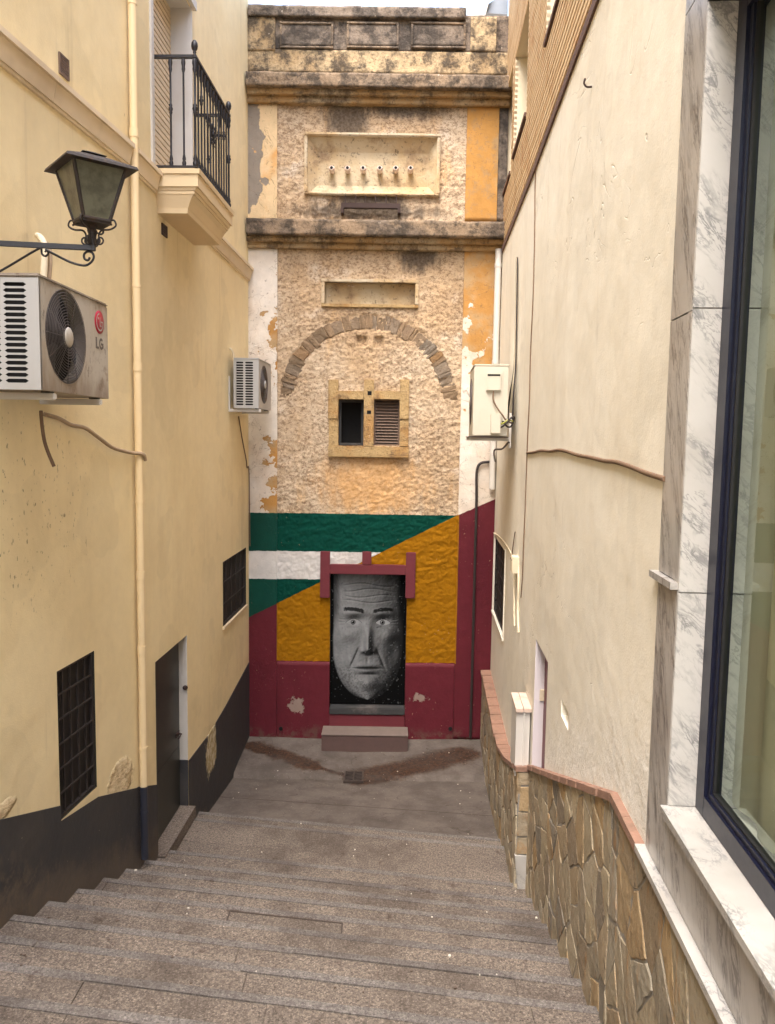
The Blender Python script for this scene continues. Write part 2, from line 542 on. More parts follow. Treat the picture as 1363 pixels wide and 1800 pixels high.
def m_weather(name, base, alt, dark, amt, sc=5.0):
    def fn(g):
        n = g.noise(sc, 7, .72); n2 = g.noise(sc * .4, 4, .6, off=5)
        c = g.mix(lin(*base), lin(*alt), n2.step(.42, .6))
        c = g.mix(c, lin(*dark), (n + (n2 - .5) * .35 + (g.noise(sc * 5, 4, .75, off=8) - .5) * .35).step(amt - .05, amt + .22) * .92)
        c = g.mix(c, lin(60, 54, 48), g.noise(sc * 6, 5, .7).step(.57, .66) * .6)
        c = g.mix(c, lin(206, 196, 180), g.noise(sc * 3, 5, .7, off=11).step(.66, .72) * .6)
        return {'Base Color': c, 'Roughness': .95, 'Specular IOR Level': .15, 'bump': [(n, .03), (g.noise(sc * 9, 5, .7), .008)]}
    return mat(name, fn)
M_LEDGE = m_weather('lichen_ledge', (146, 126, 104), (122, 108, 94), (70, 63, 56), .42)
M_PARAPET = m_weather('lichen_parapet', (132, 118, 104), (108, 98, 88), (66, 60, 55), .42)
M_PARA_LOW = m_weather('mottled_parapet', (182, 160, 126), (164, 140, 106), (74, 66, 58), .42)
M_MOULD = m_weather('ochre_moulding', (166, 134, 92), (172, 152, 122), (92, 78, 64), .46, 4.5)
M_NICHE = m_weather('niche_plaster', (190, 174, 146), (182, 158, 122), (140, 118, 94), .54, 3.0)
M_TRIM = m_weather('pale_trim', (200, 186, 162), (190, 164, 126), (132, 108, 84), .58, 4.0)
M_WINTRIM = m_weather('ochre_trim', (176, 150, 108), (168, 132, 86), (120, 98, 76), .54, 6.0)
def f_arch(g):
    n = g.noise(9, 6, .7)
    c = g.ramp(g.rnd(), [(0, lin(128, 110, 90)), (.5, lin(144, 122, 98)), (.8, lin(128, 118, 106)), (1, lin(158, 120, 76))])
    c = g.mix(g.val(c, n * .9 + .5), lin(88, 70, 54), g.noise(20, 5, .7, st=(1, 1, 2.5)).step(.54, .64) * .7)
    return {'Base Color': c, 'Roughness': .95, 'Specular IOR Level': .1, 'bump': [(n, .02), (g.noise(45, 4, .7), .008)]}
M_ARCH = mat('arch_stone', f_arch)

# --- ground
def granite(name, a, b, dark, light, dirtamt):
    def fn(g):
        x, y, z = g.xyz()
        sp = g.noise(95, 3, .8); sp2 = g.noise(48, 3, .7, off=3)
        c = g.mix(lin(*a), lin(*b), sp2.step(.42, .58))
        c = g.mix(c, lin(*dark), sp.step(.56, .63) * .85)
        c = g.mix(c, lin(*light), (1.0 - sp.step(.37, .43)) * .75)
        c = g.val(c, (g.rnd() - .5) * .2 + 1.0)
        d = g.noise(1.5, 6, .68, off=2)
        c = g.mix(c, lin(62, 53, 47), d.step(.42, .72) * dirtamt)
        c = g.mix(c, lin(60, 46, 38), g.noise(7, 6, .72, off=6).step(.60, .72) * dirtamt)
        gum = g.voro(3.2, 'F1').step(.035, .045)
        c = g.mix(lin(58, 50, 46), c, gum * .45 + .55)
        return {'Base Color': c, 'Roughness': .82, 'Specular IOR Level': .3, 'bump': [(sp2, .0025), (g.noise(9, 4, .6), .006)]}
    return mat(name, fn)
M_TREAD = granite('granite_pink', (118, 107, 97), (95, 86, 78), (52, 46, 43), (164, 151, 138), .65)
M_NOSE = granite('granite_grey', (115, 109, 104), (98, 92, 88), (64, 60, 58), (148, 142, 136), .6)
M_CORE = simple('stair_mortar', (96, 82, 72), .95, var=.3, sc=8, bump=.004)
DR = onZ(622, 1368, -.18)
def f_pave(g):
    x, y, z = g.xyz()
    n = g.noise(3, 6, .68); n2 = g.noise(38, 5, .7)
    c = g.mix(lin(102, 93, 86), lin(84, 76, 70), n.step(.35, .68))
    c = g.val(c, (n2 - .5) * .45 + 1.0)
    nz = (g.noise(6, 5, .7, off=4) - .5) * .3
    a = onZ(815, 1316, 0.0); m = onZ(700, 1352, -.12); b = onZ(445, 1302, 0.0); e = onZ(545, 1340, -.1)
    wet = seg_mask(g, x, y, (a.x, a.y), (DR.x + .1, DR.y), .14, .27, nz) + seg_mask(g, x, y, (b.x, b.y), (e.x, e.y), .08, .18, nz) + seg_mask(g, x, y, (e.x, e.y), (DR.x, DR.y), .0, .06, nz * .4)
    c = g.mix(c, g.mix(lin(70, 47, 31), lin(42, 30, 23), g.noise(26, 5, .7).step(.4, .62)), wet.sat())
    c = g.mix(c, lin(66, 59, 54), g.noise(1.2, 5, .65, off=9).step(.45, .7) * .55)
    jl = ((y + x * .15 + (g.noise(3, 3, .6) - .5) * .05) - 8.62).abs()
    cr = jl.step(.004, .012) * (1.0 - (1.0 - ((g.noise(1.3, 4, .55, dist=.5, off=3) - .5).abs()).step(.0, .004)) * .7)
    c = g.mix(lin(62, 54, 48), c, cr)
    c = g.mix(c, lin(196, 186, 172), g.noise(60, 2, .5, off=4).step(.73, .76) * .7)
    return {'Base Color': c, 'Roughness': .86 - wet.sat() * .15, 'Specular IOR Level': .3, 'bump': [(n, .02), (n2, .004), (cr, .004)]}
M_PAVE = mat('worn_concrete', f_pave)
M_STREET = simple('street_paving', (170, 155, 138), .9, var=.2, sc=3)

# --- right side
def f_clad(g):
    o = g.obj()
    n = g.noise(7, 6, .68, vec=o, off=1.0); n2 = g.noise(5, 5, .7, st=(1, 2.4, .8))
    c = g.ramp(g.rnd(), [(0, lin(150, 138, 118)), (.2, lin(168, 154, 128)), (.4, lin(126, 119, 108)), (.55, lin(168, 142, 104)), (.8, lin(152, 144, 128)), (1, lin(184, 169, 142))])
    c = g.mix(c, lin(168, 124, 72), n2.step(.54, .70) * .55)
    c = g.mix(c, lin(78, 66, 56), n.step(.55, .68) * .7)
    c = g.mix(c, lin(176, 164, 140), g.noise(11, 5, .7, off=6).step(.62, .72) * .5)
    return {'Base Color': c, 'Roughness': n * .3 + .55, 'Specular IOR Level': .35, 'bump': [(n2 + n * .5, .016), (g.noise(28, 5, .7), .006)]}
M_CLAD = mat('slate_cladding', f_clad)
M_MORTAR = simple('grey_mortar', (142, 137, 129), .95, var=.25, sc=12, bump=.004)
M_TERRAP = simple('pale_tile', (206, 184, 168), .9, var=.2, sc=14, dirt=.5, dirtc=(150, 126, 108))
M_TERRA = simple('terracotta', (148, 114, 96), .9, var=.3, sc=14, bump=.004, dirt=.75, dirtc=(122, 98, 82))
def m_marble(name, base, vein, amt, st, rot=(0, 0, 0)):
    def fn(g):
        rm_ = g.new('ShaderNodeMapping'); g.put(rm_.inputs[0], g.pos()); rm_.inputs['Rotation'].default_value = rot
        g._p = S(g, rm_.outputs[0])
        wv = g.noise(2.6, 7, .62, st=st, dist=.9); n = g.noise(1.4, 4, .6, off=4)
        v = 1.0 - ((wv - .5).abs()).step(.0, .05)
        wv2 = g.noise(7, 6, .65, st=st, dist=.5, off=7)
        v2 = 1.0 - ((wv2 - .48).abs()).step(.0, .035)
        mk = g.noise(1.8, 4, .6, off=13, st=st).step(.40, .62)
        c = g.mix(lin(*base), lin(base[0] - 22, base[1] - 24, base[2] - 26), n.step(.4, .7))
        c = g.mix(c, lin(*vein), (v * .85 + v2 * .7).sat() * mk * amt)
        c = g.val(c, (g.noise(24, 4, .6) - .5) * .08 + 1.0)
        return {'Base Color': c, 'Roughness': .28, 'Specular IOR Level': .5, 'bump': (g.noise(30, 3), .0004)}
    return mat(name, fn)
M_MARBLE_F = m_marble('marble_face', (180, 176, 171), (100, 95, 91), 1.0, (1.0, 7.0, 1.2), (.35, 0, 0))
M_MARBLE_W = m_marble('marble_white', (187, 184, 179), (116, 116, 116), .85, (5.0, 2.0, 1.6), (0, .75, 0))
M_FRAME = simple('navy_frame', (16, 19, 38), .35, var=.08, sc=30, spec=.5)
M_GASKET = simple('black_gasket', (18, 18, 20), .6)
M_CURTAIN = simple('olive_curtain', (176, 170, 146), .9, var=.1, sc=5)
def f_brick(g):
    b = g.noise(3.2, 3, .6); n = g.noise(40, 4, .7)
    c = g.ramp(g.rnd(), [(0, lin(206, 178, 140)), (.5, lin(214, 188, 150)), (1, lin(196, 164, 124))])
    c = g.mix(c, lin(178, 130, 88), b.step(.5, .7) * .5)
    jt = g.noise(1, 0)
    return {'Base Color': g.val(c, (n - .5) * .3 + 1.0), 'Roughness': .9, 'Specular IOR Level': .2, 'bump': (n, .003)}
M_BRICK = mat('thin_brick', f_brick)
M_JOINT = simple('brick_joint', (66, 50, 38), .95, var=.2)
M_DKBRICK = simple('dark_brick', (96, 70, 58), .85, var=.25, sc=14, bump=.003)
M_REVEAL = simple('cream_reveal', (232, 216, 184), .9, var=.05, sc=3)
M_LAV = simple('pale_reveal', (214, 206, 208), .85, var=.06, sc=3)
M_MAROON = simple('maroon_paint', (100, 34, 43), .7, var=.14, sc=6, bump=.003)
M_MARDOOR = simple('maroon_door', (104, 24, 32), .45, var=.1, sc=6)

# --- left side and metalwork
M_IRON = simple('black_iron', (30, 28, 32), .45, var=.2, sc=40, spec=.5)
M_RUST = simple('rusty_iron', (58, 42, 38), .85, var=.35, sc=30, bump=.002)
M_LAMPIRON = simple('lamp_iron', (44, 36, 32), .6, var=.3, sc=40, dirt=.5, dirtc=(84, 56, 40))
M_MOULDL = simple('cornice_stone', (222, 203, 172), .9, var=.1, sc=3, dirt=.35, dirtc=(156, 132, 104))
M_BALC = simple('balcony_stone', (218, 196, 158), .9, var=.08, sc=3, dirt=.3, dirtc=(168, 140, 108))
M_PIPE = simple('cream_pipe', (228, 204, 160), .5, var=.06, sc=4, spec=.4)
M_PIPEDK = simple('navy_pipe', (44, 46, 56), .5, var=.2, sc=10, dirt=.3)
M_SHUT = simple('shutter_slat', (216, 196, 166), .6, var=.05)
M_WHITE = simple('white_paint', (206, 201, 193), .6, var=.05, sc=5, dirt=.2, dirtc=(170, 156, 138))
M_DOORL = simple('green_black_door', (42, 42, 36), .42, var=.3, sc=3, spec=.5)
M_GRILLE = simple('brown_grille', (46, 39, 36), .7, var=.2, sc=20)
M_VOID = simple('dark_interior', (10, 9, 9), .9)
M_MESH = simple('mesh_sheet', (36, 30, 28), .8, var=.25, sc=60)
M_DKGLASS = simple('dark_pane', (24, 22, 22), .25, var=.3, sc=4)
def f_ac(g):
    x, y, z = g.xyz()
    n = g.noise(7, 6, .7); d = g.noise(2.4, 5, .68, st=(1, 1, .5))
    c = g.mix(lin(184, 178, 168), lin(166, 153, 136), d.step(.4, .65))
    c = g.mix(c, lin(112, 90, 72), (n.step(.56, .74)) * .65)
    c = g.mix(c, lin(58, 48, 40), g.noise(24, 5, .7, st=(1, 1, .4)).step(.60, .69) * .65)
    low = (1.0 - (z + (g.noise(6, 4, .7, st=(1, 1, .3), off=4) - .5) * .45).step(4.36, 4.58)) + (z + (g.noise(14, 4, .7, off=6) - .5) * .12).step(4.90, 4.98)
    c = g.mix(c, lin(104, 82, 64), low.sat() * .6)
    return {'Base Color': c, 'Roughness': .5, 'Specular IOR Level': .4, 'bump': (n, .0015)}
M_AC = mat('ac_dirty_white', f_ac)
M_AC2 = simple('ac_white', (176, 175, 173), .45, var=.05, sc=6, dirt=.25, dirtc=(150, 140, 128))
M_AC3 = simple('ac_beige', (200, 193, 176), .5, var=.04, sc=5, dirt=.15, dirtc=(170, 156, 130))
M_WIRE = simple('grille_wire', (104, 97, 96), .4, metal=.4)
M_FAN = simple('fan_dark', (34, 30, 34), .5)
M_RED = simple('logo_red', (168, 30, 52), .4, var=.06)
M_GREYTXT = simple('logo_grey', (92, 86, 84), .5)
M_HOSE = simple('beige_hose', (164, 142, 116), .75, var=.2, sc=20, bump=.002)
M_CABLE = simple('dark_cable', (46, 38, 36), .6, var=.2)
M_CABLEB = simple('brown_cable', (112, 88, 68), .7, var=.2)
M_CABLEW = simple('painted_cable', (216, 202, 174), .8, var=.1)
M_YELLOW = simple('yellow_sleeve', (150, 150, 60), .5)
M_CERAMIC = simple('spout_ceramic', (214, 196, 186), .6, var=.15, sc=30, dirt=.4, dirtc=(150, 120, 100))
M_LOUVRE = simple('brown_louvre', (104, 84, 70), .7, var=.2, sc=12)
M_ZINC = simple('zinc_sheet', (150, 158, 168), .45, metal=.3, var=.1)
M_GRATE = simple('cast_grate', (66, 56, 50), .7, var=.3, sc=20, metal=.2)
M_DKSILL = simple('dark_sill', (52, 52, 52), .8, var=.3, sc=10, dirt=.3, dirtc=(140, 130, 124))
M_STEPTOP = simple('step_concrete', (112, 99, 91), .9, var=.25, sc=12, bump=.004)
M_STEPFR = simple('step_front', (88, 68, 63), .9, var=.2, sc=10, bump=.004)
M_DEBRIS = simple('debris_bits', (206, 198, 184), .9, var=.5, sc=6)
def glass(name, tint, rough, alpha):
    m = bpy.data.materials.new(name); m.use_nodes = True
    t = m.node_tree; t.nodes.remove(t.nodes['Principled BSDF'])
    tr = t.nodes.new('ShaderNodeBsdfTransparent'); tr.inputs[0].default_value = tint
    gl = t.nodes.new('ShaderNodeBsdfGlossy'); gl.inputs['Roughness'].default_value = rough
    gl.inputs['Color'].default_value = (.80, .92, .84, 1)
    g = Graph(t); ge = t.nodes.new('ShaderNodeNewGeometry')
    dt = t.nodes.new('ShaderNodeVectorMath'); dt.operation = 'DOT_PRODUCT'
    t.links.new(ge.outputs['Incoming'], dt.inputs[0]); t.links.new(ge.outputs['Normal'], dt.inputs[1])
    fr = (1.0 - S(g, dt.outputs['Value']).abs()).pow(5.0) * (1.0 - alpha) + alpha      # Schlick, same from both sides
    mx = t.nodes.new('ShaderNodeMixShader')
    t.links.new(fr.k, mx.inputs[0]); t.links.new(tr.outputs[0], mx.inputs[1]); t.links.new(gl.outputs[0], mx.inputs[2])
    t.links.new(mx.outputs[0], t.nodes['Material Output'].inputs[0])
    return m
M_GLASS = glass('shop_glass', (.82, .87, .82, 1), .01, .12)
def f_lampglass(g):
    n = g.noise(14, 5, .65)
    return {'Base Color': g.mix(lin(128, 126, 106), lin(96, 94, 80), n.step(.4, .65)), 'Roughness': .3, 'Transmission Weight': .35, 'Specular IOR Level': .4, 'bump': (g.noise(60, 2), .0015)}
M_LAMPGLASS = mat('lamp_glass', f_lampglass)
# ================================================================ GROUND
def step_y(yl, x): return yl - .15 * (x + 2.2)
STEPS = []
for k in range(-8, 6): STEPS.append((4.454 + .39 * k, 1.248 - .147 * k))
STEPS += [(6.86, .362), (7.70, .245), (8.07, .122)]
sb = MB()
sb.box((-30, -40, 2.2), (30, .6, 2.424))
sb.build('street', M_STREET, kind='structure')
core = MB()
X0, X1 = -2.75, 1.75
ytops = [(.55, None)] + STEPS
for i, (yl, z) in enumerate(STEPS):
    y0 = STEPS[i - 1][0] if i else .7
    c = [(X0, step_y(y0, X0)), (X1, step_y(y0, X1)), (X1, step_y(yl, X1)), (X0, step_y(yl, X0))]
    ins = .012
    core.prism([(a, b - (.0 if q < 2 else ins), -.7) for q, (a, b) in enumerate(c)], [(a, b - (.0 if q < 2 else ins), z - .010) for q, (a, b) in enumerate(c)])
stairs = core.build('stairs', M_CORE, kind='structure')
rs = random.Random(3)
for i, (yl, z) in enumerate(STEPS):
    y0 = STEPS[i - 1][0] if i else .7
    nose = .056
    # grey strips along the far edge
    cuts = [X0]
    while cuts[-1] < X1 - .9: cuts.append(cuts[-1] + rs.uniform(.8, 1.5))
    cuts.append(X1)
    for a, b in zip(cuts[:-1], cuts[1:]):
        dz = rs.uniform(-.002, .003); j = rs.uniform(-.003, .006)
        P = [(a + .0015, step_y(yl, a) - nose + j), (b - .0015, step_y(yl, b) - nose + j)] + [(b - .0015 + (a - b) * f_, step_y(yl, b + (a - b) * f_) + rs.uniform(-.006, .004)) for f_ in (0, .15, .3, .45, .6, .75, .9, 1)]
        MB().prism([(x, y, z - .06) for x, y in P], [(x, y, z + dz) for x, y in P]).build('nosing_strip', M_NOSE, stairs)
    rows = 1 if yl - y0 < .5 else 2
    for r in range(rows):
        t0 = y0 + (yl - nose - y0) * r / rows + .002; t1 = y0 + (yl - nose - y0) * (r + 1) / rows - .002
        cuts = [X0 + rs.uniform(-.4, 0)]
        while cuts[-1] < X1 - .6: cuts.append(cuts[-1] + rs.uniform(.55, 1.0))
        cuts.append(X1)
        for a, b in zip(cuts[:-1], cuts[1:]):
            dz = rs.uniform(-.004, .001)
            P = [(a + .0015, step_y(t0, a)), (b - .0015, step_y(t0, b)), (b - .0015, step_y(t1, b)), (a + .0015, step_y(t1, a))]
            MB().prism([(x, y, z - .05) for x, y in P], [(x, y, z + dz) for x, y in P]).build('tread_slab', M_TREAD, stairs)

# lower landing dipping to the drain
nx, ny = 90, 90
xs = np.linspace(-2.05, 1.65, nx); ys = np.linspace(7.2, 10.75, ny)
gx, gy = np.meshgrid(xs, ys)
gz = -.18 + .115 * np.abs(gy - DR.y) + .02 * np.abs(gx - DR.x) + .012 * (fbm(gx * 2.2, gy * 2.2, 3, 5) - .5)
gz = np.where(gy < DR.y, np.maximum(-.2 + .12 * (DR.y - gy) * .9, -.2), gz) + .006 * (fbm(gx * 9, gy * 9, 3, 9) - .5)
gz = np.minimum(gz, .012)
lv = [(float(a), float(b), float(c)) for a, b, c in zip(gx.ravel(), gy.ravel(), gz.ravel())]
lf = [(j * nx + i, j * nx + i + 1, (j + 1) * nx + i + 1, (j + 1) * nx + i) for j in range(ny - 1) for i in range(nx - 1)]
mb = MB(); mb.add(lv, lf, True); mb.build('landing', M_PAVE, kind='structure')
gs = MB(); gs.box((-120, -120, -1.2), (120, 300, -1.0)); gs.build('ground', M_STREET, kind='structure')
def land_z(x, y):
    i = int(np.clip(np.searchsorted(xs, x), 0, nx - 1)); j = int(np.clip(np.searchsorted(ys, y), 0, ny - 1))
    return float(gz[j, i])

# drain grate: frame and bars in two fields
dz0 = land_z(DR.x, DR.y) + .014
gt = thing('drain_grate', (DR.x, DR.y, dz0), 'small rusty slotted drain grate where the brown stains meet', 'drain')
hw, hd = .125, .15
mb = MB()
mb.box((DR.x - hw, DR.y - hd, dz0 - .02), (DR.x + hw, DR.y - hd + .02, dz0 + .012)); mb.box((DR.x - hw, DR.y + hd - .02, dz0 - .02), (DR.x + hw, DR.y + hd, dz0 + .012))
mb.box((DR.x - hw, DR.y - hd + .02, dz0 - .02), (DR.x - hw + .02, DR.y + hd - .02, dz0 + .0115)); mb.box((DR.x + hw - .02, DR.y - hd + .02, dz0 - .02), (DR.x + hw, DR.y + hd - .02, dz0 + .0115))
mb.box((DR.x - .008, DR.y - hd + .02, dz0 - .02), (DR.x + .008, DR.y + hd - .02, dz0 + .011))
mb.build('frame', M_GRATE, gt)
for sx in (-1, 1):
    for q in range(6):
        yy = DR.y - hd + .035 + q * .043
        c = DR.x + sx * .057
        MB().prism([(c - .05, yy, dz0 - .015), (c + .05, yy + .03, dz0 - .015), (c + .05, yy + .046, dz0 - .015), (c - .05, yy + .016, dz0 - .015)],
                   [(c - .05, yy, dz0 + .009), (c + .05, yy + .03, dz0 + .009), (c + .05, yy + .046, dz0 + .009), (c - .05, yy + .016, dz0 + .009)]).build('bar', M_GRATE, gt)
MB().box((DR.x - hw + .02, DR.y - hd + .02, dz0 - .004), (DR.x + hw - .02, DR.y + hd - .02, dz0 + .001)).build('pit', M_VOID, gt)  # flat black sheet stands in for the dark below the bars

# sunken cover in a tread: dark metal edge and a granite infill
kk = [i for i, (a, b) in enumerate(STEPS) if abs(b - (1.248 - .147 * 2)) < .01][0]
yl, zc = STEPS[kk]
ua = onZ(413, 1582, zc); ub = onZ(603, 1600, zc)
cv = thing('utility_cover', ((ua.x + ub.x) / 2, ua.y, zc), 'rectangular granite filled cover with dark metal edge set into the steps', 'cover')
x0, x1 = ua.x, ub.x; t1 = yl - .085; t0 = t1 - .2
Q = lambda x, t: (x, step_y(t, x))
def strip(P, za, zb, name, m, par): MB().prism([(x, y, za) for x, y in P], [(x, y, zb) for x, y in P]).build(name, m, par)
strip([Q(x0, t0), Q(x1, t0), Q(x1, t1), Q(x0, t1)], zc - .01, zc + .004, 'infill', M_TREAD, cv)
strip([Q(x0, t1), Q(x1, t1), Q(x1, t1 + .010), Q(x0, t1 + .010)], zc - .01, zc + .008, 'edge', M_GRATE, cv)
strip([Q(x0 - .010, t0), Q(x0, t0), Q(x0, t1 + .010), Q(x0 - .010, t1 + .010)], zc - .01, zc + .008, 'edge', M_GRATE, cv)
strip([Q(x1, t0), Q(x1 + .010, t0), Q(x1 + .010, t1 + .010), Q(x1, t1 + .010)], zc - .01, zc + .008, 'edge', M_GRATE, cv)

# scattered grit, paper bits and leaves
mb = MB(); rd = random.Random(11)
def ground_z(x, y):
    for i, (yl, z) in enumerate(STEPS):
        if y < step_y(yl, x): return z
    return land_z(x, y)
for q in range(330):
    x = rd.uniform(-2.05, 1.2); y = rd.uniform(2.6, 10.4)
    if rd.random() < .4: x = rd.choice((rd.uniform(-2.2, -1.8), rd.uniform(.75, 1.15)))
    z = ground_z(x, y) + .002; r = rd.uniform(.003, .008) * (1.6 if rd.random() < .08 else 1); th = rd.uniform(0, 6.3)
    pts = [(x + math.cos(th + k * 1.257) * r * rd.uniform(.5, 1.2), y + math.sin(th + k * 1.257) * r * rd.uniform(.5, 1.2)) for k in range(5)]
    mb.m = 0 if rd.random() < .22 else 1
    mb.prism([(a, b, z - .004) for a, b in pts], [(a, b, z + r * .5) for a, b in pts])
mb.build('debris', [M_DEBRIS, M_CORE], kind='stuff')['label'] = 'scattered grit and paper bits lying on the steps'

# ================================================================ OLD HOUSE closing the alley
house = thing('old_house', (-.2, DF, 0), 'narrow old stucco house with painted lower wall closing the alley end', 'house')
# --- rough stucco sheet with real relief
SX0, SX1 = FX(486.5, 600) - .02, FX(812, 500) + .05
SZ0, SZ1 = FZ(650, 1166), FZ(650, 180)
def rect(u0, v0, u1, v1, Y=DF):
    a = onY(u0, (v0 + v1) / 2, Y); b = onY(u1, (v0 + v1) / 2, Y); c = onY((u0 + u1) / 2, v0, Y); d = onY((u0 + u1) / 2, v1, Y)
    return [a.x, b.x, d.z, c.z]
H_NICHE = rect(541, 241, 768, 341)
H_SLOT = rect(571, 497, 730, 535)
H_WL = rect(595, 702, 639.5, 783); H_WR = rect(657.5, 702, 703, 783)
H_DOOR = rect(580, 1010, 713.5, 1290)
H_DOOR[2] = .0
holes = [H_NICHE, H_SLOT, H_WL, H_WR, H_DOOR]
CELL = .0165
def lines(a, b, marks):
    m = sorted({a, b} | {x for x in marks if a < x < b}); out = []
    for p, q in zip(m[:-1], m[1:]):
        n = max(1, round((q - p) / CELL)); out += [p + (q - p) * i / n for i in range(n)]
    return np.array(out + [b])
lx = lines(SX0, SX1, [h[i] for h in holes for i in (0, 1)]); lz = lines(SZ0, SZ1, [h[i] for h in holes for i in (2, 3)])
GX, GZ = np.meshgrid(lx, lz)
# lumps flatten out in long drags
wrp = fbm(GX * 3, GZ * 3, 2, 31) * 1.6
rel = .024 * fbm(GX * 9 + wrp, GZ * 16, 4, 1, .6) + .013 * (fbm(GX * 36, GZ * 42, 2, 8) > .52) * fbm(GX * 36, GZ * 42, 2, 8)
rel *= .55 + .65 * fbm(GX * 1.2, GZ * 1.2, 2, 77)
AC0 = onY(647, 712); RO = (FX(805, 700) - FX(489, 700)) / 2; RI = RO * .832
rr = np.hypot(GX - AC0.x, GZ - AC0.z) + .09 * (fbm(GX * 7, GZ * 7, 3, 3) - .5)
am = (rr > RI + .005) & (rr < RO - .005) & (GZ > FZ(647, 694))
rel = np.where(am, rel - .012, rel)
for (u, v) in ((635.5, 600), (666, 601)):
    c = onY(u, v); rel = np.where((np.abs(GX - c.x) < .062) & (np.abs(GZ - c.z) < .072), rel - .05, rel)
GYY = DF + .022 - rel
nX, nZ = len(lx), len(lz)
fv = [(float(a), float(b), float(c)) for a, b, c in zip(GX.ravel(), GYY.ravel(), GZ.ravel())]
ff = []
for j in range(nZ - 1):
    cz = (lz[j] + lz[j + 1]) / 2
    for i in range(nX - 1):
        cx = (lx[i] + lx[i + 1]) / 2
        if any(h[0] < cx < h[1] and h[2] < cz < h[3] for h in holes): continue
        ff.append((j * nX + i, j * nX + i + 1, (j + 1) * nX + i + 1, (j + 1) * nX + i))
mb = MB(); mb.add(fv, ff, True); mb.build('stucco_wall', M_STUCCO, house, fixn=False)
# backing body of the house
FXL, FXR = -1.93, 1.50
mb = MB()
hx = [FXL, H_DOOR[0] - .02, H_DOOR[1] + .02, FXR]
mb.box((FXL, DF + .32, -.5), (FXR, DF + 6, FZ(650, 90)))
mb.build('body', M_PARA_LOW, house)

def sweep_rough(prof, x0, x1, cell, amp, seed, freq=8.0):
    """closed profile [(y,z)] swept along x with eroded surface"""
    pts = []
    n = len(prof)
    for i in range(n):
        a = Vector((prof[i][0], prof[i][1])); b = Vector((prof[(i + 1) % n][0], prof[(i + 1) % n][1]))
        m = max(1, int((b - a).length / cell))
        for q in range(m): pts.append(a + (b - a) * (q / m))
    P = np.array([(p.x, p.y) for p in pts]); c = P.mean(0)
    nxx = max(2, int((x1 - x0) / cell)); X = np.linspace(x0, x1, nxx)
    d = P - c; d /= np.linalg.norm(d, axis=1)[:, None] + 1e-9
    per = np.concatenate([[0], np.cumsum(np.linalg.norm(np.diff(P, axis=0), axis=1))])
    XX, SS = np.meshgrid(X, per, indexing='ij')
    no = fbm(XX * freq, SS * freq * 1.6, 4, seed, .6) - .5
    no -= .8 * np.maximum(0, fbm(XX * freq * .35, SS * freq * .5, 2, seed + 50) - .62)
    Yv = P[None, :, 0] + d[None, :, 0] * no * amp * 2; Zv = P[None, :, 1] + d[None, :, 1] * no * amp * 2
    K = len(P)
    vs = [(float(X[i]), float(Yv[i, j]), float(Zv[i, j])) for i in range(nxx) for j in range(K)]
    fs = [(i * K + j, i * K + (j + 1) % K, (i + 1) * K + (j + 1) % K, (i + 1) * K + j) for i in range(nxx - 1) for j in range(K)]
    mb = MB(); mb.add(vs, fs, True)
    mb.add(vs[:K], [tuple(range(K))]); mb.add(vs[-K:], [tuple(range(K))])
    return mb
def rbar(name, u0, u1, v0, v1, proud, m, cell=.03, amp=.006, seed=1, back=.12, freq=8.0):
    Y = DF - proud
    x0 = FX(u0, (v0 + v1) / 2, Y); x1 = FX(u1, (v0 + v1) / 2, Y); zt = FZ((u0 + u1) / 2, v0, Y); zb = FZ((u0 + u1) / 2, v1, Y)
    return sweep_rough([(Y, zb), (Y, zt), (DF + back, zt), (DF + back, zb)], x0, x1, cell, amp, seed, freq).build(name, m, house)

# --- pilasters, plinth, stage by stage
def vbar(name, u0a, u1a, v0, v1, proud, m, back=.12):
    """upright slab whose edges are truly vertical (measured at mid height)"""
    vm = (v0 + v1) / 2; Y = DF - proud
    x0, x1 = FX(u0a, vm, Y), FX(u1a, vm, Y); z0, z1 = FZ((u0a + u1a) / 2, v1, Y), FZ((u0a + u1a) / 2, v0, Y)
    return sweep_rough([(Y, z0), (Y, z1), (DF + back, z1), (DF + back, z0)], x0, x1, .05, .004, 3).build(name, m, house)
vbar('pilaster', 807, 872, 436, 1300, .024, M_SMOOTH)
vbar('pilaster', 432, 487, 436, 1300, .024, M_SMOOTH)
vbar('pilaster', 432, 487, 181, 388, .024, M_SMOOTH)
vbar('pilaster', 820, 876, 181, 388, .024, M_SMOOTH)
vbar('return_strip', 876.5, 892, 181, 388, .012, M_PARAPET)
# smooth lower wall either side of the door
zp = FZ(650, 1165)
for nm, xa, xb in (('plinth', FX(487.5, 868, DF - .03), H_DOOR[0]), ('plinth', H_DOOR[1], FX(806.5, 868, DF - .03))):
    sweep_rough([(DF - .018, -.15), (DF - .018, zp), (DF + .12, zp), (DF + .12, -.15)], xa, xb, .05, .006, 5).build(nm, M_SMOOTH, house)

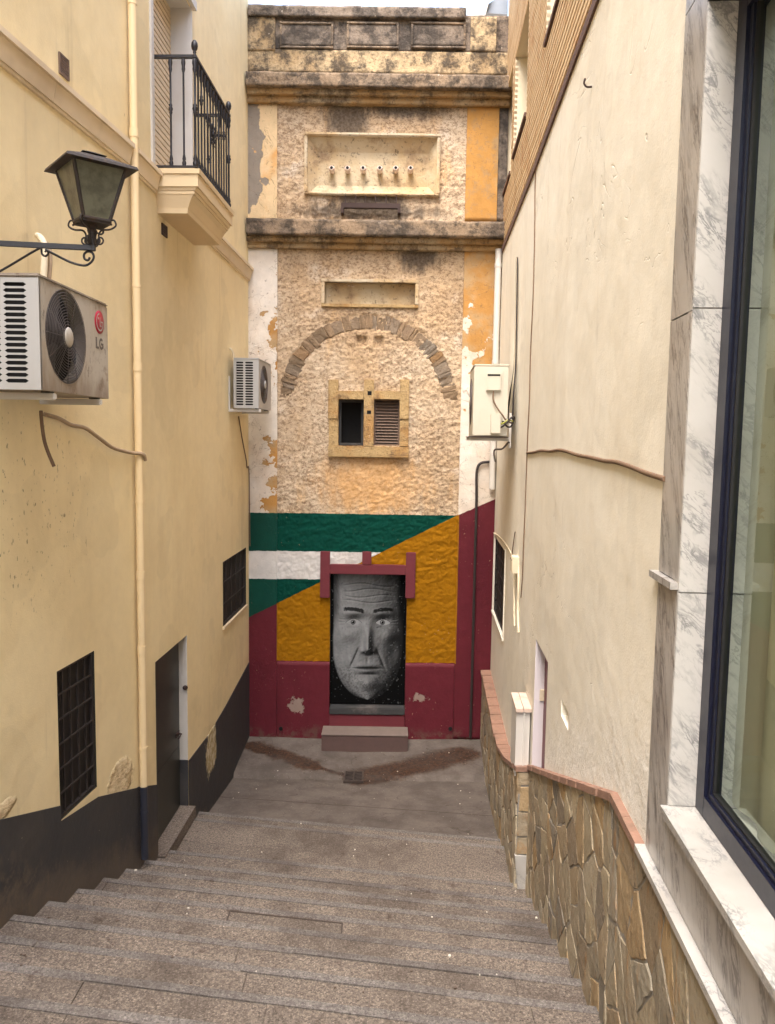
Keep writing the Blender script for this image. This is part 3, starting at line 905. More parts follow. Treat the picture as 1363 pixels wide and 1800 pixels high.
# --- cornices, parapet
rbar('cornice_ledge', 433, 890, 386, 414, .24, M_LEDGE, .03, .014, 11, freq=6)
rbar('cornice_band', 434, 890, 414.5, 426, .15, M_MOULD, .03, .004, 12)
rbar('cornice_band', 434, 890, 426.5, 438, .08, M_MOULD, .03, .004, 13)
rbar('cornice_ledge', 432, 900, 128, 152, .25, M_LEDGE, .025, .016, 14, freq=6)
rbar('cornice_band', 434, 900, 152.5, 167, .16, M_MOULD, .03, .004, 15)
rbar('cornice_band', 434, 898, 167.5, 182, .09, M_MOULD, .03, .004, 16)
rbar('parapet_base', 434, 899, 89, 128.5, .03, M_PARA_LOW, .03, .008, 17)
rbar('parapet_wall', 434, 900, 24, 89.5, .0, M_PARAPET, .03, .006, 18)
rbar('parapet_pier', 434, 484, 29, 88, .04, M_PARA_LOW, .03, .006, 19)
rbar('parapet_pier', 828, 873, 29, 90, .04, M_PARA_LOW, .03, .006, 20)
rbar('coping', 436, 820, 10, 29, .08, M_PARAPET, .025, .012, 21)
for a, b in ((496, 582), (614, 697), (727, 815)):
    rbar('parapet_panel', a, b, 42, 80, .035, M_PARAPET, .03, .005, a)
    for q in ((a - 4, b + 4, 38, 41.5), (a - 4, b + 4, 80.5, 84), (a - 4, a - .5, 41.8, 80.3), (b + .5, b + 4, 41.8, 80.3)):
        rbar('panel_frame', *q, .05, M_LEDGE, .03, .004, a + 1)

# --- niche with six spouts
def splay(h, back, yb, m, name):
    (a, b, c, d), (a2, b2, c2, d2) = h, back
    y0 = DF + .01
    mb = MB()
    F4 = [(a, y0, c), (b, y0, c), (b, y0, d), (a, y0, d)]; B4 = [(a2, yb, c2), (b2, yb, c2), (b2, yb, d2), (a2, yb, d2)]
    mb.add(F4 + B4, [(0, 1, 5, 4), (1, 2, 6, 5), (2, 3, 7, 6), (3, 0, 4, 7), (4, 5, 6, 7)])
    return mb.build(name, m, house)
bk = [H_NICHE[0] + .12, H_NICHE[1] - .1, H_NICHE[2] + .13, H_NICHE[3] - .16]
splay(H_NICHE, bk, DF + .10, M_NICHE, 'niche')
a, b, c, d = H_NICHE; t = .04
for q in ((a - t, b + t, d, d + t), (a - t, b + t, c - t * .7, c), (a - t, a, c + .001, d - .001), (b, b + t, c + .001, d - .001)):
    MB().cbox((q[0], DF - .055, q[2]), (q[1], DF + .05, q[3]), .012).build('niche_frame', M_TRIM, house)
for u in (584.5, 612, 639, 668, 695.8, 721.5):
    p = onY(u, 301.5, DF + .1)
    sp = MB().lathe([(.03, 0), (.036, -.05), (.043, -.09), (.040, -.115), (.030, -.128), (.027, -.155)], (p.x, DF + .10, p.z), 14, (0, 1, 0)).build('spout', M_CERAMIC, house)
    MB().lathe([(.0195, -.1555), (.0001, -.157)], (p.x, DF + .10, p.z), 12, (0, 1, 0)).build('mouth', M_VOID, sp)  # black disc paints the dark inside of the spout
# iron rail under the niche
Yr = DF - .10
a = onY(600, 362, Yr); b = onY(704.5, 362, Yr)
rk = MB().cbox((a.x, Yr - .02, FZ(650, 366.5, Yr)), (b.x, Yr + .03, FZ(650, 357, Yr)), .006).build('iron_rail', M_RUST, house)
for u, in ((602,), (702,)):
    p = onY(u, 366, Yr)
    MB().box((p.x - .018, Yr - .025, p.z - .06), (p.x + .018, DF + .03, p.z + .01)).build('rail_bracket', M_RUST, rk)
for u in (608, 626, 642.5, 661, 679, 697):
    p = onY(u, 357, Yr); q = onY(u + random.uniform(-1.2, 1.2), 343, Yr)
    MB().tube([(p.x, Yr, p.z - .01), (q.x, Yr, q.z)], .007, 6).build('prong', M_RUST, rk)

# --- blind slot and its frame
MB().add([(H_SLOT[0], DF, H_SLOT[2]), (H_SLOT[1], DF, H_SLOT[2]), (H_SLOT[1], DF, H_SLOT[3]), (H_SLOT[0], DF, H_SLOT[3]),
          (H_SLOT[0], DF + .12, H_SLOT[2]), (H_SLOT[1], DF + .12, H_SLOT[2]), (H_SLOT[1], DF + .12, H_SLOT[3]), (H_SLOT[0], DF + .12, H_SLOT[3])],
         [(0, 1, 5, 4), (1, 2, 6, 5), (2, 3, 7, 6), (3, 0, 4, 7), (4, 5, 6, 7)]).build('blind_slot', M_NICHE, house)
a, b, c, d = H_SLOT; t = .045
for q in ((a - t, b + t, d, d + t), (a - t, b + t, c - t, c), (a - t, a, c + .001, d - .001), (b, b + t, c + .001, d - .001)):
    MB().cbox((q[0], DF - .03, q[2]), (q[1], DF + .05, q[3]), .008).build('slot_frame', M_WINTRIM if q[2] < c else M_TRIM, house)

# --- relieving arch: voussoirs showing where the stucco came off
ra = random.Random(5)
th = math.radians(4)
while th < math.radians(174):
    dt = math.radians(ra.uniform(2.2, 8.5)); t1 = min(th + dt, math.radians(176))
    ri, ro = RI + ra.uniform(-.02, .035), RO + ra.uniform(-.035, .02); yf = DF + .012 - ra.uniform(0, .010); g_ = math.radians(.08)
    ring = []
    for q in range(4):
        an = th + g_ + (t1 - th - 2 * g_) * q / 3; ring.append((AC0.x + math.cos(an) * (ro + ra.uniform(-.018, .018)), AC0.z + math.sin(an) * (ro + ra.uniform(-.018, .018))))
    for q in range(4):
        an = t1 - g_ - (t1 - th - 2 * g_) * q / 3; ring.append((AC0.x + math.cos(an) * (ri + ra.uniform(-.01, .01)), AC0.z + math.sin(an) * (ri + ra.uniform(-.01, .01))))
    if all(z > FZ(647, 700) - .1 for _, z in ring):
        cx = sum(p[0] for p in ring) / 8; cz = sum(p[1] for p in ring) / 8
        ins = [(cx + (x - cx) * .9, cz + (z - cz) * .9) for x, z in ring]
        mb = MB(); mb.add([(x, DF + .07, z) for x, z in ring] + [(x, yf + .012, z) for x, z in ring] + [(x, yf + ra.uniform(-.008, .006), z) for x, z in ins],
               [(i, (i + 1) % 8, 8 + (i + 1) % 8, 8 + i) for i in range(8)] + [(8 + i, 8 + (i + 1) % 8, 16 + (i + 1) % 8, 16 + i) for i in range(8)] + [tuple(range(16, 24))])
        mb.build('arch_stone', M_ARCH, house)
    th = t1

# --- twin window with castle-shaped surround
def fbox(name, u0, u1, v0, v1, proud, m, par=house, back=.06, c=.006):
    Y = DF - proud; vm = (v0 + v1) / 2; um = (u0 + u1) / 2
    return MB().cbox((FX(u0, vm, Y), Y, FZ(um, v1, Y)), (FX(u1, vm, Y), DF + back, FZ(um, v0, Y)), c).build(name, m, par)
win = fbox('window_sill', 577, 719, 785, 804, .075, M_WINTRIM)
fbox('window_jamb', 577, 594.8, 667, 736, .055, M_WINTRIM); fbox('window_jamb', 578, 594.8, 736.5, 784.6, .04, M_WINTRIM)
fbox('window_jamb', 703.2, 719.5, 667, 737, .055, M_WINTRIM); fbox('window_jamb', 703.2, 718.5, 737.5, 784.6, .04, M_WINTRIM)
po = fbox('window_post', 639.7, 657.3, 667, 784.6, .06, M_WINTRIM, back=.2)
fbox('window_lintel', 595, 639.5, 687, 702, .045, M_WINTRIM); fbox('window_lintel', 657.5, 703, 687, 702, .045, M_WINTRIM)
fbox('socket_dark', 646, 654, 687, 695, .062, M_VOID, po, c=.003); fbox('socket_dark', 645, 653, 721, 728, .062, M_VOID, po, c=.003)  # black blocks on the post stand in for shaded holes
def frame_in(h, y, t, m, name, par=house):
    a, b, c, d = h
    mb = MB(); mb.box((a, y, c), (a + t, y + .03, d)); mb.box((b - t, y, c), (b, y + .03, d)); mb.box((a + t, y, d - t), (b - t, y + .03, d)); mb.box((a + t, y, c), (b - t, y + .03, c + t))
    return mb.build(name, m, par)
op = MB().add([(H_WL[0], DF, H_WL[2]), (H_WL[1], DF, H_WL[2]), (H_WL[1], DF, H_WL[3]), (H_WL[0], DF, H_WL[3]), (H_WL[0], DF + .31, H_WL[2]), (H_WL[1], DF + .31, H_WL[2]), (H_WL[1], DF + .31, H_WL[3]), (H_WL[0], DF + .31, H_WL[3])],
         [(0, 1, 5, 4), (1, 2, 6, 5), (2, 3, 7, 6), (3, 0, 4, 7)]).build('window_opening', M_WINTRIM, house, label='open dark left half of the twin window')
MB().quad((H_WL[0], DF + .305, H_WL[2]), (H_WL[1], DF + .305, H_WL[2]), (H_WL[1], DF + .305, H_WL[3]), (H_WL[0], DF + .305, H_WL[3])).build('darkness', M_VOID, op)
frame_in(H_WL, DF + .09, .035, M_DKSILL, 'window_frame', op)
lv = frame_in(H_WR, DF + .06, .022, M_LOUVRE, 'louvred_shutter')
a, b, c, d = H_WR
for q in range(14):
    z = c + .03 + (d - c - .06) * (q + .5) / 14
    MB().prism([(a + .022, DF + .055, z - .014), (b - .022, DF + .055, z - .014), (b - .022, DF + .085, z + .012), (a + .022, DF + .085, z + .012)],
               [(a + .022, DF + .060, z - .006), (b - .022, DF + .060, z - .006), (b - .022, DF + .09, z + .02), (a + .022, DF + .09, z + .02)]).build('slat', M_LOUVRE, lv)
MB().quad((a, DF + .13, c), (b, DF + .13, c), (b, DF + .13, d), (a, DF + .13, d)).build('darkness', M_VOID, lv)

# --- painted door, its castle-shaped frame, sill and step
fbox('door_frame', 563, 579.8, 970, 1051, .06, M_MAROON); fbox('door_frame', 713.8, 730.5, 972, 1052, .06, M_MAROON)
fbox('door_frame', 637, 653, 970.5, 993, .06, M_MAROON); fbox('door_frame', 580, 713.6, 993.2, 1010, .055, M_MAROON)
dx0, dx1 = H_DOOR[0], H_DOOR[1]; dzt = H_DOOR[3]; Yd = DF + .10
mb = MB()
for q in ((dx0, dx0), (dx1, dx1)):
    mb.quad((q[0], DF - .02, -.1), (q[0], DF - .02, dzt), (q[0], Yd + .03, dzt), (q[0], Yd + .03, -.1))
mb.quad((dx0, DF, dzt), (dx1, DF, dzt), (dx1, Yd + .03, dzt), (dx0, Yd + .03, dzt))
mb.build('door_reveal', M_VOID, house)
dzb = FZ(646, 1238, Yd)
NX, NZ = 190, 330
U_, V_ = np.meshgrid(np.linspace(0, 1, NX), np.linspace(0, 1, NZ))
px2 = (U_ - .5) * 1.03; py2 = V_ * 1.78                       # metres on the panel
px2 = px2 + .012 * (fbm(U_ * 6, V_ * 10, 2, 60) - .5)
ga = lambda cx, cy, rx, ry: np.exp(-((px2 - cx) / rx) ** 2 - ((py2 - cy) / ry) ** 2)
ss = lambda a, b, x: np.clip((x - a) / (b - a), 0, 1) ** 2 * (3 - 2 * np.clip((x - a) / (b - a), 0, 1))
ax_ = np.abs(px2)
hw_ = .49 * np.sqrt(np.clip(1 - np.clip((.86 - py2) / .80, 0, 1) ** 2.4, 0, 1))
inside = ss(0, .03, hw_ - ax_)
hf = .42 * np.sqrt(np.clip(1 - (px2 / (hw_ + .03)) ** 2, 0.02, 1))
hf += .10 * np.exp(-(px2 / .05) ** 2) * ss(1.22, .76, py2) * ss(.66, .74, py2) + .055 * ga(0, .755, .06, .05) + .03 * (ga(.085, .73, .035, .035) + ga(-.085, .73, .035, .035))
for sg in (-1, 1):
    hf += .035 * ga(sg * .2, 1.245, .14, .045) - .075 * ga(sg * .2, 1.13, .11, .06) + .036 * ga(sg * .2, 1.12, .08, .036)
    hf += .05 * ga(sg * .29, .94, .12, .10) - .03 * ga(sg * .34, .70, .08, .16)
    hf -= .022 * np.exp(-((px2 - sg * (.12 + (.78 - py2) * .42)) / .022) ** 2) * ss(.46, .56, py2) * ss(.80, .72, py2)
    for q in range(3): hf -= .006 * np.exp(-((py2 - 1.12 - (q - 1) * (.03 + .12 * (sg * px2 - .3))) / .006) ** 2) * ss(.30, .33, sg * px2) * ss(.42, .38, sg * px2)
    hf -= .010 * np.exp(-((py2 - 1.055 + .25 * (sg * px2 - .2) ** 2 * 4) / .010) ** 2) * ss(.10, .14, sg * px2) * ss(.31, .27, sg * px2)
hf += .03 * ga(0, .53, .13, .03) + .036 * ga(0, .455, .11, .032) - .03 * ga(0, .492, .16, .010) - .02 * ga(0, .405, .12, .02) + .055 * ga(0, .28, .13, .08) - .012 * ga(0, .61, .02, .05)
for wl in (1.40, 1.47, 1.55, 1.62): hf -= .008 * np.exp(-((py2 - wl - .02 * np.cos(px2 * 9 + wl * 20) - .012 * (fbm(U_ * 5, V_ * 3, 2, 71) - .5)) / .009) ** 2) * ss(.40, .25, ax_)
hf += .004 * (fbm(U_ * 40, V_ * 70, 3, 15) - .5) + .012 * (fbm(U_ * 9, V_ * 15, 3, 16) - .5)
gy_, gx_ = np.gradient(hf, 1.78 / (NZ - 1), 1.03 / (NX - 1))
nl = np.sqrt(gx_ ** 2 + gy_ ** 2 + 1)
lit = np.clip((-gx_ * -.50 - gy_ * .42 + .76) / nl, 0, 1.2)
alb = .34 + .05 * (fbm(U_ * 12, V_ * 20, 3, 21) - .5)
hair = fbm(U_ * 60 + V_ * 30, V_ * 16, 3, 33)
for sg in (-1, 1):
    bx = sg * px2 - .2; by = py2 - (1.295 - .9 * bx ** 2 + .10 * bx)
    alb = alb * (1 - .9 * ss(.03, .018, np.abs(by) + .02 * (hair - .5)) * ss(.155, .12, np.abs(bx)))
    ex2 = (sg * px2 - .2) / .104; ey = py2 - 1.115
    almond = ss(1.02, .94, np.abs(ex2)) * ss(-.002, .003, .047 * (1 - ex2 ** 2) - ey) * ss(-.002, .003, ey + .032 * (1 - ex2 ** 2))
    r_e = np.hypot(px2 - sg * .2 + .008, ey - .004)
    eye = .62 - .52 * ss(.036, .031, r_e) + .14 * ss(.030, .024, r_e) * ss(.014, .018, r_e) - .28 * ss(.016, .013, r_e)
    eye = eye + .8 * ss(.009, .005, np.hypot(px2 - sg * .2 + .02, ey - .014))
    rim = ss(.008, .003, np.abs(ey - .047 * (1 - ex2 ** 2))) * ss(1.1, 1.0, np.abs(ex2))
    alb = alb * (1 - .85 * rim); alb = alb * (1 - almond) + eye * almond; lit = lit * (1 - almond) + .72 * almond
    alb = alb * (1 - .88 * np.exp(-((px2 - sg * .055) / .026) ** 2 - ((py2 - .705) / .012) ** 2))
alb = alb * (1 - .85 * np.exp(-((py2 - .490 - .05 * px2 ** 2 * 4) / .006) ** 2) * ss(.17, .14, ax_)) * (1 - .25 * ga(0, .50, .14, .05))
alb = alb * (1 - .35 * ss(.5, .62, fbm(U_ * 70, V_ * 120, 2, 44)) * ss(.62, .42, py2) * ss(.1, .2, ax_ + (.42 - py2).clip(0, 1)))
temple = ss(.36, .46, ax_ + .05 * (hair - .5)) * ss(1.0, 1.3, py2)
alb = alb * (1 - temple * .65)
strokes = fbm(U_ * 30 + V_ * 12, V_ * 14 - U_ * 6, 3, 90)
lum = alb * (.06 + .94 * lit ** 1.8) * inside * (.82 + .36 * strokes) + .003 + .006 * fbm(U_ * 8, V_ * 12, 3, 5)
lum = np.where(fbm(U_ * 45, V_ * 70, 2, 101) > .80, lum * .5 + .09, lum)
lum = np.clip((lum - .012) * 1.15, .003, 1) * .62
mb = MB()
vs = [(dx0 + (dx1 - dx0) * float(U_[j, i]), Yd, dzb + (dzt - dzb) * float(V_[j, i])) for j in range(NZ) for i in range(NX)]
mb.add(vs, [(j * NX + i, j * NX + i + 1, (j + 1) * NX + i + 1, (j + 1) * NX + i) for j in range(NZ - 1) for i in range(NX - 1)])
def f_door(g):
    return {'Base Color': g.val(g.attr('paint'), (g.noise(30, 4, .6) - .5) * .25 + 1.0), 'Roughness': .8, 'Specular IOR Level': .1}
door = mb.build('painted_door', mat('door_painting', f_door), house, label='door panel painted with a large grey face', fixn=False)
at = door.data.color_attributes.new('paint', 'FLOAT_COLOR', 'POINT')
L_ = lum.ravel(); arr = np.stack([L_ * .97, L_, L_ * 1.02, np.ones_like(L_)], 1).astype(np.float32)
at.data.foreach_set('color', arr.ravel())
MB().cbox((dx0 + .003, DF - .05, FZ(646, 1255)), (dx1 - .003, Yd + .05, FZ(646, 1239, Yd) - .001), .012).build('door_sill', M_DKSILL, house)
MB().cbox((dx0 + .003, DF - .03, -.15), (dx1 - .003, Yd + .05, FZ(646, 1255) - .002), .01).build('door_base', M_MAROON, house)
st = onZ(566, 1290, .12); st2 = onZ(717, 1290, .12)
mb = MB(); zt_ = .135
stp = MB().cbox((st.x, DF - .36, -.2), (st2.x, DF - .028, zt_ - .012), .012).build('door_step', M_STEPFR, house)
MB().cbox((st.x - .004, DF - .365, zt_ - .0115), (st2.x + .004, DF - .0285, zt_), .008).build('step_top', M_STEPTOP, stp)
for u in (494, 792):
    p = onY(u, 1281, DF - .026)
    MB().lathe([(.028, .02), (.028, -.006), (.021, -.008), (.02, -.004)], (p.x, DF - .03, p.z), 10, (0, 1, 0)).build('weep_pipe', M_VOID, house)
# white rainwater pipe in the right corner of the old house
pp = thing('corner_pipe', (FX(874, 640, DF - .08), DF - .08, 2), 'white rainwater pipe in the corner beside the orange pilaster', 'pipe')
px_ = FX(875, 500, DF - .08)
MB().tube([(px_, DF - .09, FZ(875, 438, DF - .08)), (px_, DF - .09, FZ(870, 860, DF - .08))], .042, 12).build('tube', M_WHITE, pp)
for v in (470, 640, 800):
    z = FZ(873, v, DF - .08); MB().tube([(px_, DF - .09, z), (px_, DF - .09, z + .05)], .048, 12).build('collar', M_WHITE, pp)
# zinc roof edge behind the parapet
zr = onY(822, 18, DF + .3); zr2 = onY(893, 22, DF + .3)
mt = thing('roof_flashing', (zr2.x - .2, DF + .35, zr.z - .1), 'blue grey zinc roof flashing above the right end of the parapet', 'roof')
pts = [(FX(838, 20, DF + .25), FZ(838, 21, DF + .25)), (FX(893, 24, DF + .25), FZ(893, 25, DF + .25)), (FX(893, 0, DF + .25), FZ(893, -12, DF + .25)), (FX(868, 2, DF + .25), FZ(868, 0, DF + .25))]
MB().prism([(x, DF + .25, z) for x, z in pts], [(x, DF + .9, z + .1) for x, z in pts]).build('sheet', M_ZINC, mt)
a = onY(822, 24, DF + .2)
MB().prism([(a.x, DF + .15, a.z - .06), (pts[0][0] + .1, DF + .15, a.z - .06), (pts[3][0] - .02, DF + .15, pts[3][1] + .12), (a.x + .02, DF + .15, a.z + .06)],
           [(a.x, DF + .24, a.z - .06), (pts[0][0] + .1, DF + .24, a.z - .06), (pts[3][0] - .02, DF + .24, pts[3][1] + .12), (a.x + .02, DF + .24, a.z + .06)]).build('fascia', M_WHITE, mt)
# ================================================================ YELLOW HOUSE on the left
yh = thing('yellow_house', (-2.2, 5, 0), 'yellow plastered house with dark dado along the left side', 'house')
sA = LA.s_at_y; sB = LB.s_at_y
TOP = 11.5
W1 = (sA(5.02), sA(5.535), 1.556, 2.583)
DL = (sB(6.705), sB(7.66), .16, 2.155)
W3 = (sB(9.135), sB(10.40), 1.88, 2.66)
BD = (sB(6.83), sB(7.965), 6.40, 8.27)
mb = MB(); mb.panel(LA, 0, LA.L, -.5, TOP, [W1]); mb.build('wall', M_LEFT, yh)
mb = MB(); mb.panel(LB, 0, LB.L, -.5, TOP, [DL, W3, BD]); mb.build('wall', M_LEFT, yh)
# body behind the walls, so that light does not leak through
bodyL = MB(); bodyL.prism([LA.pt(0, -.5, -.5), LA.pt(LA.L, -.5, -.5), LB.pt(LB.L, -.5, -.5), (-6, 10.6, -.5), (-6, -12, -.5)], [LA.pt(0, TOP, -.5), LA.pt(LA.L, TOP, -.5), LB.pt(LB.L, TOP, -.5), (-6, 10.6, TOP), (-6, -12, TOP)])
bodyL.build('body', M_LEFT, yh)
MB().prism([LA.pt(0, TOP, .12), LA.pt(LA.L, TOP, .12), LB.pt(LB.L, TOP, .12), (-6, 10.6, TOP), (-6, -12, TOP)], [LA.pt(0, TOP + .15, .12), LA.pt(LA.L, TOP + .15, .12), LB.pt(LB.L, TOP + .15, .12), (-6, 10.6, TOP + .15), (-6, -12, TOP + .15)]).build('roof', M_MOULDL, yh)

# dado: painted skirting 6 mm proud, its top following the steps
def dado(wall, top, holes, name='dado'):
    """top = [(s,z)...]; cut round openings"""
    mb = MB(); o = .006
    ss = sorted({p[0] for p in top} | {x for h in holes for x in h[:2]})
    def zt(s):
        for (a, za), (b, zb) in zip(top[:-1], top[1:]):
            if a <= s <= b: return za + (zb - za) * (s - a) / (b - a)
        return top[-1][1]
    for a, b in zip(ss[:-1], ss[1:]):
        m = (a + b) / 2; hs_ = [h for h in holes if h[0] < m < h[1]]
        if a < top[0][0] - 1e-6 or b > top[-1][0] + 1e-6: continue
        if hs_:
            h = hs_[0]
            mb.quad(wall.pt(a, -.5, o), wall.pt(b, -.5, o), wall.pt(b, min(h[2], zt(b)), o), wall.pt(a, min(h[2], zt(a)), o))
        else:
            mb.quad(wall.pt(a, -.5, o), wall.pt(b, -.5, o), wall.pt(b, zt(b), o), wall.pt(a, zt(a), o))
            mb.quad(wall.pt(a, zt(a), o), wall.pt(b, zt(b), o), wall.pt(b, zt(b), 0), wall.pt(a, zt(a), 0))
    return mb.build(name, M_DADO, yh)
dado(LA, [(sA(-12), 2.95), (sA(1.3), 2.95), (sA(4.356), 1.90), (sA(6.21), 1.235), (LA.L, 1.225)], [W1])
dado(LB, [(0, 1.225), (sB(6.70), 1.037), (sB(7.645), .845), (sB(8.467), .82), (sB(9.2), .87), (LB.L, 1.035)], [DL])

# grilled windows
def grille_window(wall, h, nv, nh, name, par, rev, depth=.10, bar=.008, sag=False):
    w_ = MB().reveal(wall, h, depth).build(name, rev, par)
    a, b, c, d = h
    MB().wbox(wall, a, b, c, d, -depth - .02, -depth).build('pane', M_DKGLASS, w_)
    MB().wbox(wall, a + .003, b - .003, c + .003, d - .003, -.044, -.040).build('mesh_sheet', M_MESH, w_)
    f = MB(); t = .022
    f.wbox(wall, a, a + t, c, d, -.035, -.012); f.wbox(wall, b - t, b, c, d, -.035, -.012); f.wbox(wall, a + t, b - t, c, c + t, -.0345, -.0125); f.wbox(wall, a + t, b - t, d - t, d, -.0345, -.0125)
    f.build('grille_frame', M_GRILLE, w_)
    for i in range(1, nv):
        s0 = a + (b - a) * i / nv
        MB().wbox(wall, s0 - bar, s0 + bar, c + t, d - t, -.030, -.018).build('grille_bar', M_GRILLE, w_)
    for i in range(1, nh):
        z0 = c + (d - c) * i / nh
        MB().wbox(wall, a + t, b - t, z0 - bar, z0 + bar, -.0175, -.009).build('grille_bar', M_GRILLE, w_)
    return w_
grille_window(LA, W1, 5, 6, 'window', yh, M_DOORL, bar=.006)
grille_window(LB, W3, 5, 3, 'window', yh, M_DOORL, bar=.006)
MB().wbox(LB, W3[0] - .02, W3[1] + .01, W3[2] - .03, W3[2] - .002, -.02, .02).build('window_sill', M_MOULDL, yh)

# steel side door in its recess
dep = .085
a, b, c, d = DL
dr = MB().reveal(LB, DL, dep).build('door_recess', M_WHITE, yh)
leaf = MB().wbox(LB, a, b, c, d, -dep - .04, -dep).build('door_leaf', M_DOORL, yh)
MB().wbox(LB, a + .05, b - .05, c + .9, d - .06, -dep, -dep + .004).build('door_sheet', M_DOORL, leaf)
MB().wbox(LB, a + .05, b - .05, c + .12, c + .86, -dep, -dep + .004).build('door_sheet', M_DOORL, leaf)
MB().wbox(LB, b - .14, b - .03, c + .98, c + 1.02, -dep, -dep + .012).build('lock_plate', M_RUST, leaf)
p0 = LB.pt(b - .10, c + 1.01, -dep + .01); p1 = LB.pt(b - .10, c + 1.01, -dep + .05); p2 = LB.pt(b - .2, c + 1.0, -dep + .055)
MB().tube([p0, p1, p2], .008, 8).build('handle', M_RUST, leaf)
# dark paint continues on the lower far jamb
MB().add([LB.pt(b - .004, c, .002), LB.pt(b - .004, .86, .002), LB.pt(b - .004, .86, -dep), LB.pt(b - .004, c, -dep)], [(0, 1, 2, 3)]).build('jamb_paint', M_DADO, dr)
hp = LB.pt(b - .002, 1.62, -.02)
MB().lathe([(.0, 0), (.022, .006), (.026, .018), (.016, .03), (0.0001, .034)], hp, 10, (0.2, -1, 0)).build('door_catch', M_RUST, dr)
# granite threshold
MB().wprism(LB, [(a - .02, .26), (b + .0, .26), (b + .0, .375), (a - .02, .375)], -dep - .05, .075).build('threshold', M_TREAD, yh)

# string course
zc0 = LA.sz(0, 110)[1]
ztop = 6.365
def string(wall, s0, s1):
    mb = MB()
    mb.wbox(wall, s0, s1, ztop - .035, ztop, 0, .075); 
    mb.prism([wall.pt(s0, zc0, 0), wall.pt(s1, zc0, 0), wall.pt(s1, zc0, .03), wall.pt(s0, zc0, .03)], [wall.pt(s0, ztop - .0355, 0), wall.pt(s1, ztop - .0355, 0), wall.pt(s1, ztop - .0355, .055), wall.pt(s0, ztop - .0355, .055)])
    mb.wbox(wall, s0, s1, zc0 - .02, zc0 - .0005, 0, .02)
    return mb.build('string_course', M_MOULDL, yh)
cutz = [0, sA(.6), sA(2.2), sA(3.7), sA(5.1), LA.L - .045]
for p, q in zip(cutz[:-1], cutz[1:]): string(LA, p + .0015, q - .0015)
string(LB, .045, sB(6.84)); string(LB, sB(8.11), LB.L)

# vents
def vent(wall, h, n, name, m1):
    a, b, c, d = h; t = .012
    f = MB(); f.wbox(wall, a, a + t, c, d, 0, .012); f.wbox(wall, b - t, b, c, d, 0, .012); f.wbox(wall, a + t, b - t, c, c + t, 0, .0115); f.wbox(wall, a + t, b - t, d - t, d, 0, .0115)
    v = f.build(name, m1, yh)
    MB().wbox(wall, a + t, b - t, c + t, d - t, .001, .003).build('dark', M_VOID, v)
    for i in range(n):
        z = c + t + (d - c - 2 * t) * (i + .5) / n; hh = (d - c) / n * .28
        MB().wbox(wall, a + t, b - t, z - hh, z + hh, .0035, .010).build('slat', m1, v)
s0, z1 = LA.sz(102, 90); s1, z0 = LA.sz(119.5, 131)
vent(LA, (s0, s1, LA.sz(102, 127)[1], z1), 7, 'wall_vent', M_LOUVRE)
s0, z1 = LB.sz(283.5, 391); s1, z0 = LB.sz(289.5, 412)
vent(LB, (s0, s0 + .14, z0 - .02, z1), 4, 'wall_vent', M_RUST)

# balcony door: shutter of slats in a white recess
a, b, c, d = BD; dep = .2
rv = MB().reveal(LB, BD, dep).build('balcony_recess', M_WHITE, yh)
sh = MB().wbox(LB, a, b, c, d, -dep - .05, -dep - .02).build('roller_shutter', M_SHUT, yh)
n = 34
for i in range(n):
    z = c + (d - c) * i / n; h_ = (d - c) / n
    MB().wprism(LB, [(a + .035, z + .010), (b - .002, z + .010), (b - .002, z + h_ - .006), (a + .035, z + h_ - .006)], -dep - .02, -dep + .008).build('slat', M_SHUT, sh)
MB().wbox(LB, a, a + .035, c, d, -dep - .02, -.01).build('shutter_guide', M_WHITE, sh)
fr = MB(); t = .06
fr.wbox(LB, a - t, a, c, d + t, 0, .018); fr.wbox(LB, b, b + .03, c, d + t, 0, .012); fr.wbox(LB, a - t - .03, b + .06, d + .0, d + t + .02, .013, .05)
fr.build('door_surround', M_WHITE, yh)

# balcony slab: moulded underside
S0, S1 = sB(6.85), sB(8.10)
bal = MB()
def tier(z0, z1, o0, o1, i0, i1):
    bal.prism([LB.pt(S0 + i0, z0, 0), LB.pt(S1 - i0, z0, 0), LB.pt(S1 - i0, z0, o0), LB.pt(S0 + i0, z0, o0)], [LB.pt(S0 + i1, z1, 0), LB.pt(S1 - i1, z1, 0), LB.pt(S1 - i1, z1, o1), LB.pt(S0 + i1, z1, o1)])
tier(6.357, 6.397, .388, .392, -.012, -.014)
tier(6.255, 6.3565, .372, .372, 0, 0)
tier(6.228, 6.2545, .345, .355, .018, .012)
tier(6.20, 6.2275, .335, .335, .024, .024)
pr = [(6.085, .262, .066), (6.10, .272, .062), (6.13, .285, .052), (6.165, .302, .040), (6.1995, .325, .028)]
for (z0, o0, i0), (z1, o1, i1) in zip(pr[:-1], pr[1:]): tier(z0, z1 - .0002, o0, o1, i0, i1)
tier(6.05, 6.0845, .262, .270, .066, .060)
balcony = bal.build('balcony', M_BALC, yh)
